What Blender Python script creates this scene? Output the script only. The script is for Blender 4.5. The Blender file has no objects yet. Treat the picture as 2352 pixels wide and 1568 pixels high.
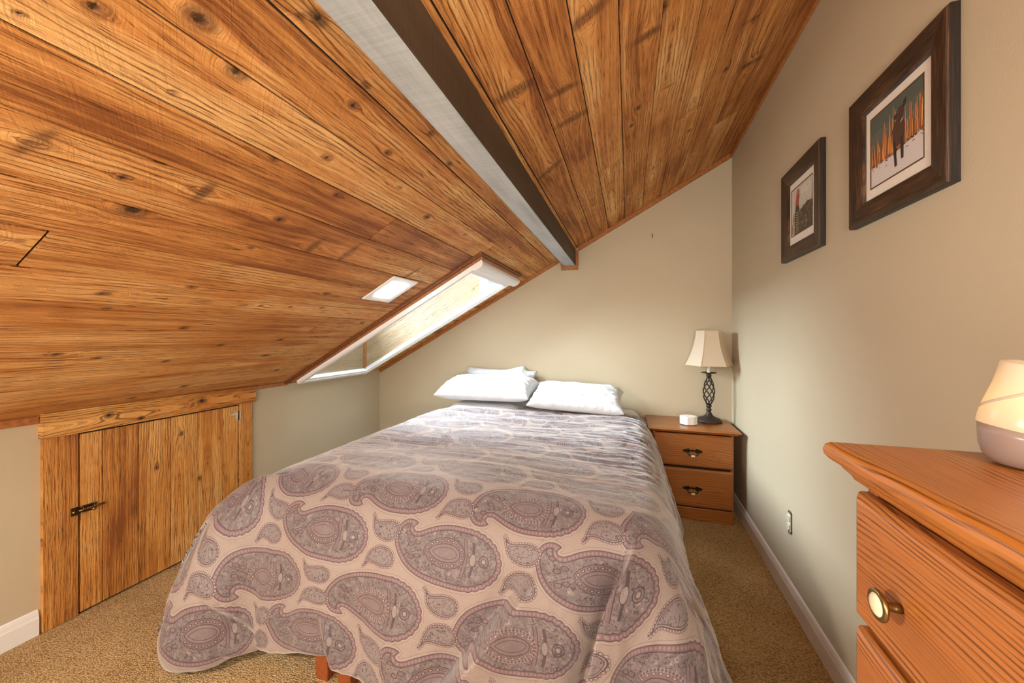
import bpy, bmesh, math, random
import numpy as np
from mathutils import Vector, Matrix

C = bpy.context.scene.collection
SC = bpy.context.scene
R = math.radians

# ---------------------------------------------------------------- camera
cam_d = bpy.data.cameras.new('camera')
cam_d.sensor_width = 36.0
cam_d.lens = 36.0 * 860.0 / 2352.0
cam_d.shift_y = -15.3 / 2352.0
cam_d.clip_start = 0.02
cam = bpy.data.objects.new('camera', cam_d)
C.objects.link(cam)
cam.location = (0, 0, 1.25)
cam.rotation_euler = (R(90), 0, R(17.28))
SC.camera = cam

# ---------------------------------------------------------------- world, exposure, large lights
SC.view_settings.view_transform = 'Standard'
SC.view_settings.look = 'None'
SC.view_settings.gamma = 1.0
SC.view_settings.use_curve_mapping = False
SC.view_settings.exposure = 0.66
W = bpy.data.worlds.new('world')
SC.world = W
W.use_nodes = True
W.node_tree.nodes['Background'].inputs[0].default_value = (0.72, 0.86, 1.0, 1)
W.node_tree.nodes['Background'].inputs[1].default_value = 1.0


def area(name, loc, rot, sx, sy, power, col):
    d = bpy.data.lights.new(name, 'AREA')
    d.shape = 'RECTANGLE'; d.size = sx; d.size_y = sy
    d.energy = power; d.color = col
    o = bpy.data.objects.new(name, d)
    C.objects.link(o)
    o.location = loc; o.rotation_euler = rot
    return o


ROOF_A, ROOF_B = 0.55, 2.204            # roof plane z = A*x + B
ROOF_T = math.atan(ROOF_A)
# sky over the skylight shaft
area('skylight_daylight', (-1.60, 2.485, 1.90), (0, -ROOF_T, 0), 1.5, 0.62, 7, (0.80, 0.90, 1.0))
# the open sky higher up, seen down through the shaft
area('overcast_sky', (-1.75, 2.25, 3.9), (0, R(-9), 0), 2.2, 2.2, 45, (0.86, 0.93, 1.0))
area('low_sky', (-4.1, 2.35, 2.85), (0, R(-53), 0), 2.6, 2.6, 950, (0.86, 0.93, 1.0))
# added soft fill from behind the camera; no window is built there
area('rear_fill_light', (-0.30, -1.72, 1.40), (R(90), 0, 0), 1.9, 1.1, 25, (1.0, 0.97, 0.93))
# added fill at ceiling height behind the camera, unseen and without fittings
for lx, ly, lw in ((-1.45, -0.35, 24), (0.50, -1.05, 17)):
    area('overhead_fill_light', (lx, ly, ROOF_A * lx + ROOF_B - 0.03), (0, -ROOF_T, 0), 0.16, 0.16, lw, (1.0, 0.95, 0.86))

# unseen upward fill, added behind the camera to brighten the slope
area('upward_fill_light', (0.05, -0.95, 0.95), (R(180 - 22), 0, 0), 0.3, 0.3, 20, (1.0, 0.94, 0.82))
# added low fill points behind the camera, lifting the slope; no lamps stand there
for lx, ly, lz, pw in ((-1.45, -0.95, 0.70, 8), (0.10, -1.30, 0.85, 19)):
    d = bpy.data.lights.new('low_fill_light', 'POINT'); d.energy = pw; d.color = (1.0, 0.92, 0.78); d.shadow_soft_size = 0.16
    o = bpy.data.objects.new('low_fill_light', d); C.objects.link(o); o.location = (lx, ly, lz)

# ---------------------------------------------------------------- node helpers
def new_mat(name):
    m = bpy.data.materials.new(name); m.use_nodes = True
    nt = m.node_tree; nt.nodes.clear()
    out = nt.nodes.new('ShaderNodeOutputMaterial')
    bs = nt.nodes.new('ShaderNodeBsdfPrincipled')
    nt.links.new(bs.outputs[0], out.inputs[0])
    return m, nt, bs, out


class X:
    """scalar expression that becomes math nodes"""
    def __init__(s, nt, sock): s.nt = nt; s.s = sock
    def _op(s, op, *a, clamp=False):
        n = s.nt.nodes.new('ShaderNodeMath'); n.operation = op; n.use_clamp = clamp
        for i, v in enumerate((s,) + a):
            if isinstance(v, X): s.nt.links.new(v.s, n.inputs[i])
            else: n.inputs[i].default_value = v
        return X(s.nt, n.outputs[0])
    def __add__(s, o): return s._op('ADD', o)
    __radd__ = __add__
    def __sub__(s, o): return s._op('SUBTRACT', o)
    def __rsub__(s, o): return (s * -1.0) + o
    def __mul__(s, o): return s._op('MULTIPLY', o)
    __rmul__ = __mul__
    def __truediv__(s, o): return s._op('DIVIDE', o)
    def abs(s): return s._op('ABSOLUTE')
    def sin(s): return s._op('SINE')
    def sqrt(s): return s._op('SQRT')
    def fract(s): return s._op('FRACT')
    def pow(s, e): return s._op('POWER', e)
    def min(s, o): return s._op('MINIMUM', o)
    def max(s, o): return s._op('MAXIMUM', o)
    def step(s, a, b):                       # 0 at a, 1 at b (a may exceed b)
        n = s.nt.nodes.new('ShaderNodeMapRange')
        s.nt.links.new(s.s, n.inputs[0])
        n.inputs[1].default_value = a; n.inputs[2].default_value = b
        n.inputs[3].default_value = 0; n.inputs[4].default_value = 1
        if a > b:
            n.inputs[1].default_value = b; n.inputs[2].default_value = a
            n.inputs[3].default_value = 1; n.inputs[4].default_value = 0
        n.interpolation_type = 'SMOOTHSTEP'
        return X(s.nt, n.outputs[0])


def attr(nt, name, out='Fac'):
    n = nt.nodes.new('ShaderNodeAttribute'); n.attribute_name = name
    return X(nt, n.outputs[out])


def comb(nt, x, y, z):
    n = nt.nodes.new('ShaderNodeCombineXYZ')
    for i, v in enumerate((x, y, z)):
        if isinstance(v, X): nt.links.new(v.s, n.inputs[i])
        else: n.inputs[i].default_value = v
    return n.outputs[0]


def noise(nt, vec, scale=1.0, detail=2.0, rough=0.5, dist=0.0):
    n = nt.nodes.new('ShaderNodeTexNoise'); n.noise_dimensions = '3D'
    nt.links.new(vec, n.inputs['Vector'])
    n.inputs['Scale'].default_value = scale; n.inputs['Detail'].default_value = detail
    n.inputs['Roughness'].default_value = rough; n.inputs['Distortion'].default_value = dist
    return X(nt, n.outputs[0])


def voro(nt, vec, scale, out='Distance', rand=1.0):
    n = nt.nodes.new('ShaderNodeTexVoronoi'); n.voronoi_dimensions = '3D'
    nt.links.new(vec, n.inputs['Vector'])
    n.inputs['Scale'].default_value = scale; n.inputs['Randomness'].default_value = rand
    return n.outputs[out]


def ramp(nt, fac, stops):
    n = nt.nodes.new('ShaderNodeValToRGB')
    cr = n.color_ramp
    while len(cr.elements) < len(stops): cr.elements.new(0.5)
    for e, (p, c) in zip(cr.elements, stops):
        e.position = p; e.color = (*c, 1)
    nt.links.new(fac.s, n.inputs[0])
    return n.outputs[0]


def mix(nt, fac, a, b, mode='MIX'):
    n = nt.nodes.new('ShaderNodeMix'); n.data_type = 'RGBA'; n.blend_type = mode
    if isinstance(fac, X): nt.links.new(fac.s, n.inputs[0])
    else: n.inputs[0].default_value = fac
    for i, v in ((6, a), (7, b)):
        if isinstance(v, tuple): n.inputs[i].default_value = (*v, 1)
        else: nt.links.new(v, n.inputs[i])
    return n.outputs[2]


def bump(nt, bs, h, strength=0.3, dist=0.002):
    n = nt.nodes.new('ShaderNodeBump')
    n.inputs['Strength'].default_value = strength; n.inputs['Distance'].default_value = dist
    nt.links.new(h.s, n.inputs['Height'])
    nt.links.new(n.outputs[0], bs.inputs['Normal'])


def objco(nt):
    n = nt.nodes.new('ShaderNodeTexCoord')
    return n.outputs['Object']


def sep(nt, vec):
    n = nt.nodes.new('ShaderNodeSeparateXYZ'); nt.links.new(vec, n.inputs[0])
    return [X(nt, o) for o in n.outputs]


def setcol(nt, bs, c):
    if isinstance(c, tuple): bs.inputs['Base Color'].default_value = (*c, 1)
    else: nt.links.new(c, bs.inputs['Base Color'])


def simple(name, col, rough=0.5, metal=0.0, mottled=0.0, scale=40, bumpd=0.0, emit=None, estr=0.0):
    m, nt, bs, out = new_mat(name)
    co = objco(nt)
    n = noise(nt, co, scale, 4)
    if mottled:
        d = tuple(max(0, c * (1 - mottled)) for c in col); l = tuple(min(1, c * (1 + mottled)) for c in col)
        setcol(nt, bs, ramp(nt, n, [(0.3, d), (0.7, l)]))
    else:
        setcol(nt, bs, col)
    bs.inputs['Roughness'].default_value = rough; bs.inputs['Metallic'].default_value = metal
    if bumpd: bump(nt, bs, n, 0.5, bumpd)
    if emit:
        bs.inputs['Emission Color'].default_value = (*emit, 1); bs.inputs['Emission Strength'].default_value = estr
    return m


# ---------------------------------------------------------------- materials
def mat_cedar(name, dark, mid, light, sat_knot=(0.09, 0.03, 0.012), rough_b=0.6, gfreq=1.0):
    """rough-sawn boards; per-vertex attributes g (across grain, bent round knots), u (along), k (knot), t (board tint)"""
    m, nt, bs, out = new_mat(name)
    g, u, k, t = (attr(nt, a) for a in ('g', 'u', 'k', 't'))
    seed = t * 37.0
    broad = noise(nt, comb(nt, g * 22.0 * gfreq, u * 0.9, seed), 1.0, 3, 0.55)
    rings = noise(nt, comb(nt, g * 95.0 * gfreq, u * 1.6, seed), 1.0, 2, 0.5)
    fine = noise(nt, comb(nt, g * 420.0, u * 14.0, seed), 1.0, 3, 0.6)
    saw = noise(nt, comb(nt, u * 260.0 + g * 160.0, g * 12.0, seed), 1.0, 2, 0.5)
    patch = noise(nt, comb(nt, g * 5.0, u * 2.2, seed + 3.0), 1.0, 3, 0.5)
    v = broad * 0.55 + rings * 0.45 + (fine - 0.5) * 0.40 + (patch - 0.5) * 0.80 + (t - 0.5) * 0.42
    col = ramp(nt, v, [(0.26, dark), (0.48, mid), (0.74, light)])
    wob = noise(nt, comb(nt, g * 16.0, u * 7.0, seed), 1.0, 3, 0.6)
    lines = ((g * (430.0 * gfreq) + wob * 9.0).sin()).step(0.35, 0.95) * patch.step(0.40, 0.60) * (fine.step(0.62, 0.40))
    col = mix(nt, lines * 0.62, col, tuple(c * 0.55 for c in dark))
    flecks = (fine.step(0.45, 0.33)) * (rings.step(0.66, 0.40)) * 0.80
    col = mix(nt, flecks, col, tuple(c * 0.33 for c in dark))
    smear = k.step(0.06, 0.60) * (noise(nt, comb(nt, g * 60.0, u * 22.0, seed), 1.0, 3) * 1.1 + 0.15)
    col = mix(nt, smear * 0.85, col, sat_knot)
    core = k.step(0.68, 0.95)
    col = mix(nt, core * 0.85, col, (0.020, 0.009, 0.005))
    setcol(nt, bs, col)
    bs.inputs['Roughness'].default_value = rough_b
    bs.inputs['Specular IOR Level'].default_value = 0.35
    bump(nt, bs, fine * 0.8 - lines * 0.5 + rings * 0.8 + saw * 0.45 - core * 1.2, 1.0, 0.0038)
    return m


M = {}
M['cedar'] = mat_cedar('rough_cedar', (0.26, 0.085, 0.020), (0.58, 0.250, 0.068), (0.82, 0.49, 0.20))
M['cedar_door'] = mat_cedar('rough_cedar_boards', (0.26, 0.082, 0.015), (0.60, 0.255, 0.054), (0.84, 0.48, 0.16), gfreq=1.5)
M['pine_pale'] = mat_cedar('pale_pine_lining', (0.34, 0.215, 0.11), (0.45, 0.31, 0.18), (0.53, 0.40, 0.255), sat_knot=(0.36, 0.20, 0.09), rough_b=0.5)
M['trim_wood'] = simple('stained_trim', (0.36, 0.13, 0.030), 0.5, 0, 0.28, 60, 0.0004)
M['trim_dark'] = simple('dark_stained_trim', (0.17, 0.055, 0.014), 0.5, 0, 0.3, 60, 0.0004)


def mat_wall():
    m, nt, bs, out = new_mat('beige_wall_paint')
    co = objco(nt)
    big = noise(nt, co, 1.2, 3)
    setcol(nt, bs, ramp(nt, big, [(0.3, (0.505, 0.435, 0.310)), (0.7, (0.540, 0.468, 0.336))]))
    bs.inputs['Roughness'].default_value = 0.55
    bs.inputs['Specular IOR Level'].default_value = 0.3
    bump(nt, bs, noise(nt, co, 160, 2) + noise(nt, co, 22, 2) * 0.8, 0.12, 0.002)
    return m


M['wall'] = mat_wall()


def mat_carpet():
    m, nt, bs, out = new_mat('loop_carpet')
    co = objco(nt)
    x, y, z = sep(nt, co)
    wav = noise(nt, co, 9, 3)
    v2 = X(nt, voro(nt, comb(nt, x * 1.0 + wav * 0.02, y * 1.7 + wav * 0.02, 0.0), 130, rand=0.75))
    n = noise(nt, co, 260, 3)
    blot = noise(nt, co, 3.0, 4)
    v = (1.0 - v2) * 0.55 + n * 0.35 + (blot - 0.5) * 0.35
    setcol(nt, bs, ramp(nt, v, [(0.25, (0.24, 0.140, 0.052)), (0.5, (0.49, 0.335, 0.165)), (0.72, (0.70, 0.53, 0.32))]))
    bs.inputs['Roughness'].default_value = 0.95
    bs.inputs['Specular IOR Level'].default_value = 0.1
    bump(nt, bs, (1.0 - v2) + n * 0.4, 0.9, 0.004)
    return m


M['carpet'] = mat_carpet()


def mat_oak(name, axis, across, seed=0.0, dark=(0.105, 0.030, 0.007), mid=(0.34, 0.115, 0.024), light=(0.46, 0.175, 0.042), fs=1.0):
    """open-grained oak; grain runs along object axis, figure varies over the axis 'across'"""
    m, nt, bs, out = new_mat(name)
    c = sep(nt, objco(nt))
    a = c[axis]; b = c[across]; d = c[3 - axis - across]
    warp = noise(nt, comb(nt, a * 1.7, b * 4.0, seed), 1.0, 2, 0.45)
    fld = b * 13.0 + warp * 2.1 + d * 6.0 + seed
    bands = ((fld * 78.0 * fs).sin() * 0.5 + 0.5)
    streak = noise(nt, comb(nt, a * 7.0, b * 420.0, d * 420.0 + seed), 1.0, 3, 0.6)
    broad = noise(nt, comb(nt, a * 1.3, b * 16.0, d * 16.0 + seed), 1.0, 3, 0.5)
    pores = (bands.step(0.45, 0.95)) * (streak.step(0.64, 0.44)) * (broad.step(0.34, 0.60) * 0.8 + 0.2)
    v = broad * 0.62 + streak * 0.25 + 0.06
    col = ramp(nt, v, [(0.25, tuple(x * 0.72 for x in mid)), (0.5, mid), (0.75, light)])
    col = mix(nt, pores * 0.80, col, dark)
    setcol(nt, bs, col)
    bs.inputs['Roughness'].default_value = 0.30
    bs.inputs['Specular IOR Level'].default_value = 0.5
    bump(nt, bs, streak - pores * 0.7, 0.16, 0.001)
    return m


M['oak_x'] = mat_oak('oak_grain_across', 0, 2, 2.3, fs=0.42)
M['oak_top'] = mat_oak('oak_top_board', 0, 1, 5.1)
M['oak_z'] = mat_oak('oak_side_board', 2, 1, 7.7)
M['oak_dx'] = mat_oak('oak_drawer_front', 1, 2, 3.9, mid=(0.42, 0.148, 0.033), light=(0.55, 0.22, 0.058))
M['oak_dx2'] = mat_oak('oak_drawer_front_lower', 1, 2, 9.4, mid=(0.42, 0.148, 0.033), light=(0.55, 0.22, 0.058))
M['oak_dtop'] = mat_oak('oak_dresser_top', 1, 0, 1.7, mid=(0.44, 0.155, 0.026), light=(0.57, 0.24, 0.055), fs=0.8)
M['white_paint'] = simple('white_gloss_paint', (0.78, 0.77, 0.76), 0.35)
M['white_plastic'] = simple('white_plastic', (0.86, 0.87, 0.88), 0.3)
M['grey_panel'] = simple('pale_grey_panel', (0.36, 0.37, 0.38), 0.4)
M['brass'] = simple('antique_brass', (0.30, 0.21, 0.085), 0.34, 1.0, 0.25, 90)
M['brass_dark'] = simple('aged_brass', (0.16, 0.11, 0.055), 0.38, 1.0, 0.3, 90)
M['hinge_metal'] = simple('pale_hinge_metal', (0.74, 0.62, 0.52), 0.4, 0.3)
M['pull_bronze'] = simple('black_bronze', (0.040, 0.028, 0.020), 0.30, 0.8, 0.3, 90)
M['ceramic'] = simple('cream_ceramic', (0.74, 0.68, 0.47), 0.2)
M['iron'] = simple('bronze_iron', (0.050, 0.036, 0.028), 0.55, 0.5, 0.3, 200, 0.0004)
M['dark_gap'] = simple('dark_gap', (0.012, 0.008, 0.006), 0.9)
M['mattress'] = simple('mattress_ticking', (0.6, 0.58, 0.55), 0.9)
M['foot_wood'] = simple('rust_red_wood', (0.25, 0.058, 0.013), 0.55, 0, 0.2, 60)
M['outlet'] = simple('outlet_ivory', (0.70, 0.66, 0.56), 0.4)
M['steel'] = simple('zinc_steel', (0.55, 0.54, 0.52), 0.35, 0.9)
M['mat_board'] = simple('cream_mat_board', (0.76, 0.72, 0.65), 0.85, 0, 0.03, 90)
M['led'] = simple('led_diffuser', (0.9, 0.9, 0.9), 0.4, emit=(1.0, 0.97, 0.92), estr=60.0)
M['device'] = simple('white_device_shell', (0.82, 0.81, 0.79), 0.4)


def mat_beam(name, c0, c1, r):
    m, nt, bs, out = new_mat(name)
    x, y, z = sep(nt, objco(nt))
    saw = noise(nt, comb(nt, x * 4.0, y * 130.0, z * 4.0), 1.0, 2)
    big = noise(nt, comb(nt, x * 14.0, y * 2.4, z * 14.0), 1.0, 4)
    lng = noise(nt, comb(nt, x * 90.0, y * 3.0, z * 90.0), 1.0, 3)
    setcol(nt, bs, ramp(nt, big * 0.6 + saw * 0.25 + lng * 0.25, [(0.35, c0), (0.72, c1)]))
    bs.inputs['Roughness'].default_value = r
    bump(nt, bs, saw + lng, 0.35, 0.0015)
    return m


M['beam_side'] = mat_beam('beam_brown', (0.045, 0.029, 0.018), (0.085, 0.058, 0.040), 0.6)
M['beam_under'] = mat_beam('beam_grey', (0.31, 0.345, 0.37), (0.54, 0.59, 0.625), 0.5)


def mat_frame():
    m, nt, bs, out = new_mat('rustic_dark_frame_wood')
    u, g = attr(nt, 'u'), attr(nt, 'g')
    s = noise(nt, comb(nt, u * 9.0, g * 330.0, 0.0), 1.0, 4, 0.65)
    p = noise(nt, comb(nt, u * 4.0, g * 30.0, 4.0), 1.0, 3)
    setcol(nt, bs, ramp(nt, s * 0.75 + p * 0.3, [(0.36, (0.008, 0.0055, 0.0045)), (0.55, (0.050, 0.027, 0.016)), (0.74, (0.20, 0.10, 0.048))]))
    edge = g.step(0.0215, 0.0195)
    src = bs.inputs['Base Color'].links[0].from_socket
    setcol(nt, bs, mix(nt, edge * 0.85, src, (0.006, 0.0045, 0.004)))
    bs.inputs['Roughness'].default_value = 0.42
    bump(nt, bs, s, 0.5, 0.0012)
    return m


M['frame_wood'] = mat_frame()


def mat_linen(name, col, stripes=False):
    m, nt, bs, out = new_mat(name)
    co = objco(nt)
    x, y, z = sep(nt, co)
    w = noise(nt, co, 55, 3)
    weave = noise(nt, co, 900, 1)
    c = col
    if stripes:
        st = ((y * 240.0).sin()).step(0.35, 0.8)
        c = mix(nt, st * 0.7, col, (0.42, 0.43, 0.45))
    setcol(nt, bs, c)
    bs.inputs['Roughness'].default_value = 0.85
    bs.inputs['Sheen Weight'].default_value = 0.15
    bump(nt, bs, w + weave * 0.10 + noise(nt, co, 16, 3, 0.5, 0.8) * 2.2, 0.35, 0.006)
    return m


M['linen'] = mat_linen('white_cotton', (0.60, 0.61, 0.63))
M['sheet'] = mat_linen('striped_sheet', (0.80, 0.81, 0.83), True)


def mat_shade():
    m, nt, bs, out = new_mat('cream_lampshade_fabric')
    co = objco(nt)
    n = noise(nt, co, 300, 2)
    setcol(nt, bs, ramp(nt, n, [(0.3, (0.72, 0.60, 0.45)), (0.7, (0.80, 0.69, 0.54))]))
    bs.inputs['Roughness'].default_value = 0.8
    bs.inputs['Subsurface Weight'].default_value = 0.0
    tr = nt.nodes.new('ShaderNodeBsdfTranslucent'); tr.inputs[0].default_value = (0.75, 0.55, 0.32, 1)
    mx = nt.nodes.new('ShaderNodeMixShader'); mx.inputs[0].default_value = 0.30
    nt.links.new(bs.outputs[0], mx.inputs[1]); nt.links.new(tr.outputs[0], mx.inputs[2])
    nt.links.new(mx.outputs[0], out.inputs[0])
    return m


M['shade'] = mat_shade()


def mat_pane():
    m, nt, bs, out = new_mat('clear_window_pane')
    nt.nodes.remove(bs)
    tr = nt.nodes.new('ShaderNodeBsdfTransparent'); tr.inputs[0].default_value = (0.95, 0.97, 0.97, 1)
    gl = nt.nodes.new('ShaderNodeBsdfGlossy'); gl.inputs['Roughness'].default_value = 0.02
    lw = nt.nodes.new('ShaderNodeLayerWeight'); lw.inputs[0].default_value = 0.12
    mx = nt.nodes.new('ShaderNodeMixShader')
    f = X(nt, lw.outputs['Fresnel']) * 0.35
    nt.links.new(f.s, mx.inputs[0])
    nt.links.new(tr.outputs[0], mx.inputs[1]); nt.links.new(gl.outputs[0], mx.inputs[2])
    nt.links.new(mx.outputs[0], out.inputs[0])
    return m


M['pane'] = mat_pane()


def mat_frosted(name, col, emis, estr, tfac, rough=0.25):
    m, nt, bs, out = new_mat(name)
    setcol(nt, bs, col)
    bs.inputs['Roughness'].default_value = rough
    if estr:
        bs.inputs['Emission Color'].default_value = (*emis, 1); bs.inputs['Emission Strength'].default_value = estr
    tr = nt.nodes.new('ShaderNodeBsdfTranslucent'); tr.inputs[0].default_value = (*col, 1)
    mx = nt.nodes.new('ShaderNodeMixShader'); mx.inputs[0].default_value = tfac
    nt.links.new(bs.outputs[0], mx.inputs[1]); nt.links.new(tr.outputs[0], mx.inputs[2])
    nt.links.new(mx.outputs[0], out.inputs[0])
    return m


M['diff_cover'] = mat_frosted('frosted_cover', (0.76, 0.68, 0.58), None, 0, 0.45)
M['diff_base'] = mat_frosted('smoky_base', (0.42, 0.33, 0.29), None, 0, 0.25)
M['glow'] = simple('warm_glow', (0.9, 0.7, 0.4), 0.5, emit=(1.0, 0.66, 0.22), estr=2.2)


def mat_duvet():
    m, nt, bs, out = new_mat('paisley_cotton')
    A = nt.nodes.new('ShaderNodeAttribute'); A.attribute_name = 'pa'
    B = nt.nodes.new('ShaderNodeAttribute'); B.attribute_name = 'pb'
    sa = nt.nodes.new('ShaderNodeSeparateColor'); nt.links.new(A.outputs['Color'], sa.inputs[0])
    sb = nt.nodes.new('ShaderNodeSeparateColor'); nt.links.new(B.outputs['Color'], sb.inputs[0])
    d, arc, eye = (X(nt, o) for o in sa.outputs)
    ds, sarc, earc = (X(nt, o) for o in sb.outputs)
    typ = attr(nt, 'pt'); cu = attr(nt, 'cu'); cv = attr(nt, 'cv')
    uv = comb(nt, cu, cv, 0.0)
    # palette
    bg0, bg1 = (0.265, 0.208, 0.180), (0.32, 0.257, 0.226)
    fill0, fill1 = (0.150, 0.120, 0.121), (0.205, 0.167, 0.165)
    band = (0.160, 0.098, 0.106)
    dark = (0.055, 0.029, 0.035)
    pale = (0.315, 0.255, 0.24)
    st = noise(nt, uv, 420, 2)
    col = mix(nt, st.step(0.35, 0.65), bg0, bg1)
    grit = X(nt, voro(nt, uv, 190)).step(0.30, 0.12) * (d.step(0.004, 0.012))
    col = mix(nt, grit * 0.22, col, band)
    # hairline halo round the big motifs
    halo = (d - 0.0085).abs().step(0.0016, 0.0006)
    col = mix(nt, halo * 0.45, col, band)
    halo2 = (d - 0.0045).abs().step(0.0028, 0.0012)
    col = mix(nt, halo2 * 0.35, col, pale)
    inside = d.step(0.0005, -0.0005)
    # floral filling
    bl = noise(nt, uv, 46, 3, 0.6)
    fill = mix(nt, bl.step(0.42, 0.62), fill0, fill1)
    fl = X(nt, voro(nt, uv, 42))
    fill = mix(nt, (fl.step(0.30, 0.20)) * (bl.step(0.50, 0.60)) * 0.75, fill, pale)
    lv = noise(nt, uv, 130, 2, 0.6, 1.2)
    lm = noise(nt, uv, 34, 2)
    fill = mix(nt, (lv.step(0.545, 0.58)) * (lm.step(0.43, 0.50)) * 0.80, fill, dark)
    lv2 = (noise(nt, uv, 70, 2, 0.5, 2.0) - 0.5).abs().step(0.035, 0.012)
    fill = mix(nt, lv2 * (lm.step(0.55, 0.46)) * 0.60, fill, dark)
    # bars, medallion and rosette in the head of the motif
    lx = attr(nt, 'lx'); ly = attr(nt, 'ly')
    bowed = lx - 0.076 + ly * ly * 3.0
    bar = bowed.abs().step(0.0065, 0.0055) * ly.abs().step(0.056, 0.052)
    fill = mix(nt, bar * 0.75, fill, band)
    fill = mix(nt, (bowed.abs() - 0.0058).abs().step(0.0016, 0.0008) * ly.abs().step(0.058, 0.054) * 0.85, fill, dark)
    bar2 = (lx - 0.103 + ly * ly * 3.0).abs().step(0.0055, 0.0040) * (ly.abs() - 0.034).abs().step(0.018, 0.015)
    fill = mix(nt, bar2 * 0.8, fill, dark)
    med = (((lx - 0.101) * 1.9).pow(2.0) + ly.pow(2.0)).sqrt()
    fill = mix(nt, med.step(0.0185, 0.0175) * 0.55, fill, pale)
    fill = mix(nt, (med - 0.0185).abs().step(0.0020, 0.0010) * 0.85, fill, dark)
    ros = ((lx - 0.139).pow(2.0) + ly.pow(2.0)).sqrt()
    fill = mix(nt, (ros - 0.0165).abs().step(0.0020, 0.0010) * 0.9, fill, dark)
    fill = mix(nt, (ros - 0.0090).abs().step(0.0022, 0.0010) * 0.7, fill, dark)
    fill = mix(nt, ros.step(0.0055, 0.0045) * 0.7, fill, pale)
    # sprig between tail and eye
    sprig = (ly + 0.008 - (lx + 0.12) * 0.35).abs().step(0.0018, 0.0008) * (lx + 0.115).abs().step(0.035, 0.030)
    fill = mix(nt, sprig * 0.8, fill, dark)
    for lxx, lyy, rr_ in ((-0.128, 0.014, 1.0), (-0.105, 0.024, 1.0), (-0.122, -0.022, 1.0), (-0.098, -0.016, 1.0), (-0.145, 0.046, 0.9)):
        lf = (((lx - lxx) * 0.75).pow(2.0) + ((ly - lyy) * 1.35).pow(2.0)).sqrt()
        fill = mix(nt, lf.step(0.0085, 0.0078) * 0.55, fill, band)
        fill = mix(nt, (lf - 0.0085).abs().step(0.0018, 0.0009) * 0.9, fill, dark)
    # inner eye
    einside = eye.step(0.0006, -0.0006)
    fill = mix(nt, einside * 0.6, fill, band)
    bead = ((earc.fract() - 0.5) * 0.0125).pow(2.0) + (eye + 0.0085).pow(2.0)
    bd = bead.sqrt()
    fill = mix(nt, bd.step(0.0046, 0.0036) * einside * (1.0 - typ * 0.6), fill, dark)
    fill = mix(nt, bd.step(0.0026, 0.0018) * einside, fill, pale)
    fill = mix(nt, (eye + 0.018).abs().step(0.0018, 0.0009) * 0.8, fill, dark)
    fill = mix(nt, eye.step(-0.019, -0.020) * 0.35, fill, fill1)
    fill = mix(nt, (eye + 0.028).abs().step(0.0016, 0.0008) * 0.7, fill, dark)
    fill = mix(nt, eye.abs().step(0.0018, 0.0009) * 0.85, fill, dark)
    echain = (eye.abs().step(0.006, 0.0035)) * ((earc * 12.566).sin().step(0.0, 0.5)) * typ
    fill = mix(nt, echain * 0.55, fill, pale)
    # beaded border
    inb = d.step(-0.0150, -0.0138)
    fill = mix(nt, inb, fill, band)
    pear = (((arc.fract() - 0.5) * 0.0115).pow(2.0) + (d + 0.0072).pow(2.0)).sqrt()
    fill = mix(nt, pear.step(0.0046, 0.0034) * 0.6, fill, (0.27, 0.195, 0.195))
    fill = mix(nt, (d + 0.0148).abs().step(0.0020, 0.0009) * 0.85, fill, dark)
    col = mix(nt, inside, col, fill)
    col = mix(nt, d.abs().step(0.0019, 0.0009) * 0.8, col, dark)
    # small motifs
    sin_ = ds.step(0.0004, -0.0004)
    sfill = mix(nt, lv.step(0.55, 0.59) * 0.8, fill1, dark)
    sfill = mix(nt, (ds + 0.0045).abs().step(0.0016, 0.0006) * 0.7, sfill, dark)
    sfill = mix(nt, (ds + 0.0022).abs().step(0.0016, 0.0006) * 0.6, sfill, pale)
    ring = (((sarc.fract() - 0.5) * 0.0085).pow(2.0) + (ds - 0.0036).pow(2.0)).sqrt()
    col = mix(nt, ring.step(0.0044, 0.0036) * 0.9, col, dark)
    col = mix(nt, ring.step(0.0031, 0.0022) * 0.75, col, (0.40, 0.29, 0.28))
    col = mix(nt, sin_, col, sfill)
    col = mix(nt, ds.abs().step(0.0018, 0.0008) * 0.85, col, dark)
    setcol(nt, bs, col)
    bs.inputs['Roughness'].default_value = 0.62
    bs.inputs['Specular IOR Level'].default_value = 0.5
    bs.inputs['Sheen Weight'].default_value = 0.62
    bs.inputs['Sheen Roughness'].default_value = 0.45
    wv = noise(nt, uv, 1200, 1)
    cr = noise(nt, comb(nt, cu * 5.0, cv * 26.0, 0.0), 1.0, 4, 0.55, 0.6)
    bump(nt, bs, cr * 1.0 + wv * 0.05, 0.22, 0.012)
    return m


M['duvet'] = mat_duvet()

# ---------------------------------------------------------------- mesh helpers
def link(name, me, mat, parent=None, smooth=False, bevel=0.0, seg=2):
    o = bpy.data.objects.new(name, me)
    C.objects.link(o)
    if mat is not None:
        for mm in (mat if isinstance(mat, (list, tuple)) else [mat]): me.materials.append(mm)
    if parent is not None: o.parent = parent
    if smooth and len(me.polygons): me.polygons.foreach_set('use_smooth', [True] * len(me.polygons))
    if bevel:
        b = o.modifiers.new('edge', 'BEVEL'); b.width = bevel; b.segments = seg; b.limit_method = 'ANGLE'; b.angle_limit = R(35)
        b.harden_normals = False
    return o


def obj(name, bm, mat, parent=None, smooth=False, bevel=0.0, seg=2):
    me = bpy.data.meshes.new(name)
    bmesh.ops.recalc_face_normals(bm, faces=bm.faces)
    bm.to_mesh(me); bm.free()
    return link(name, me, mat, parent, smooth, bevel, seg)


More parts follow.
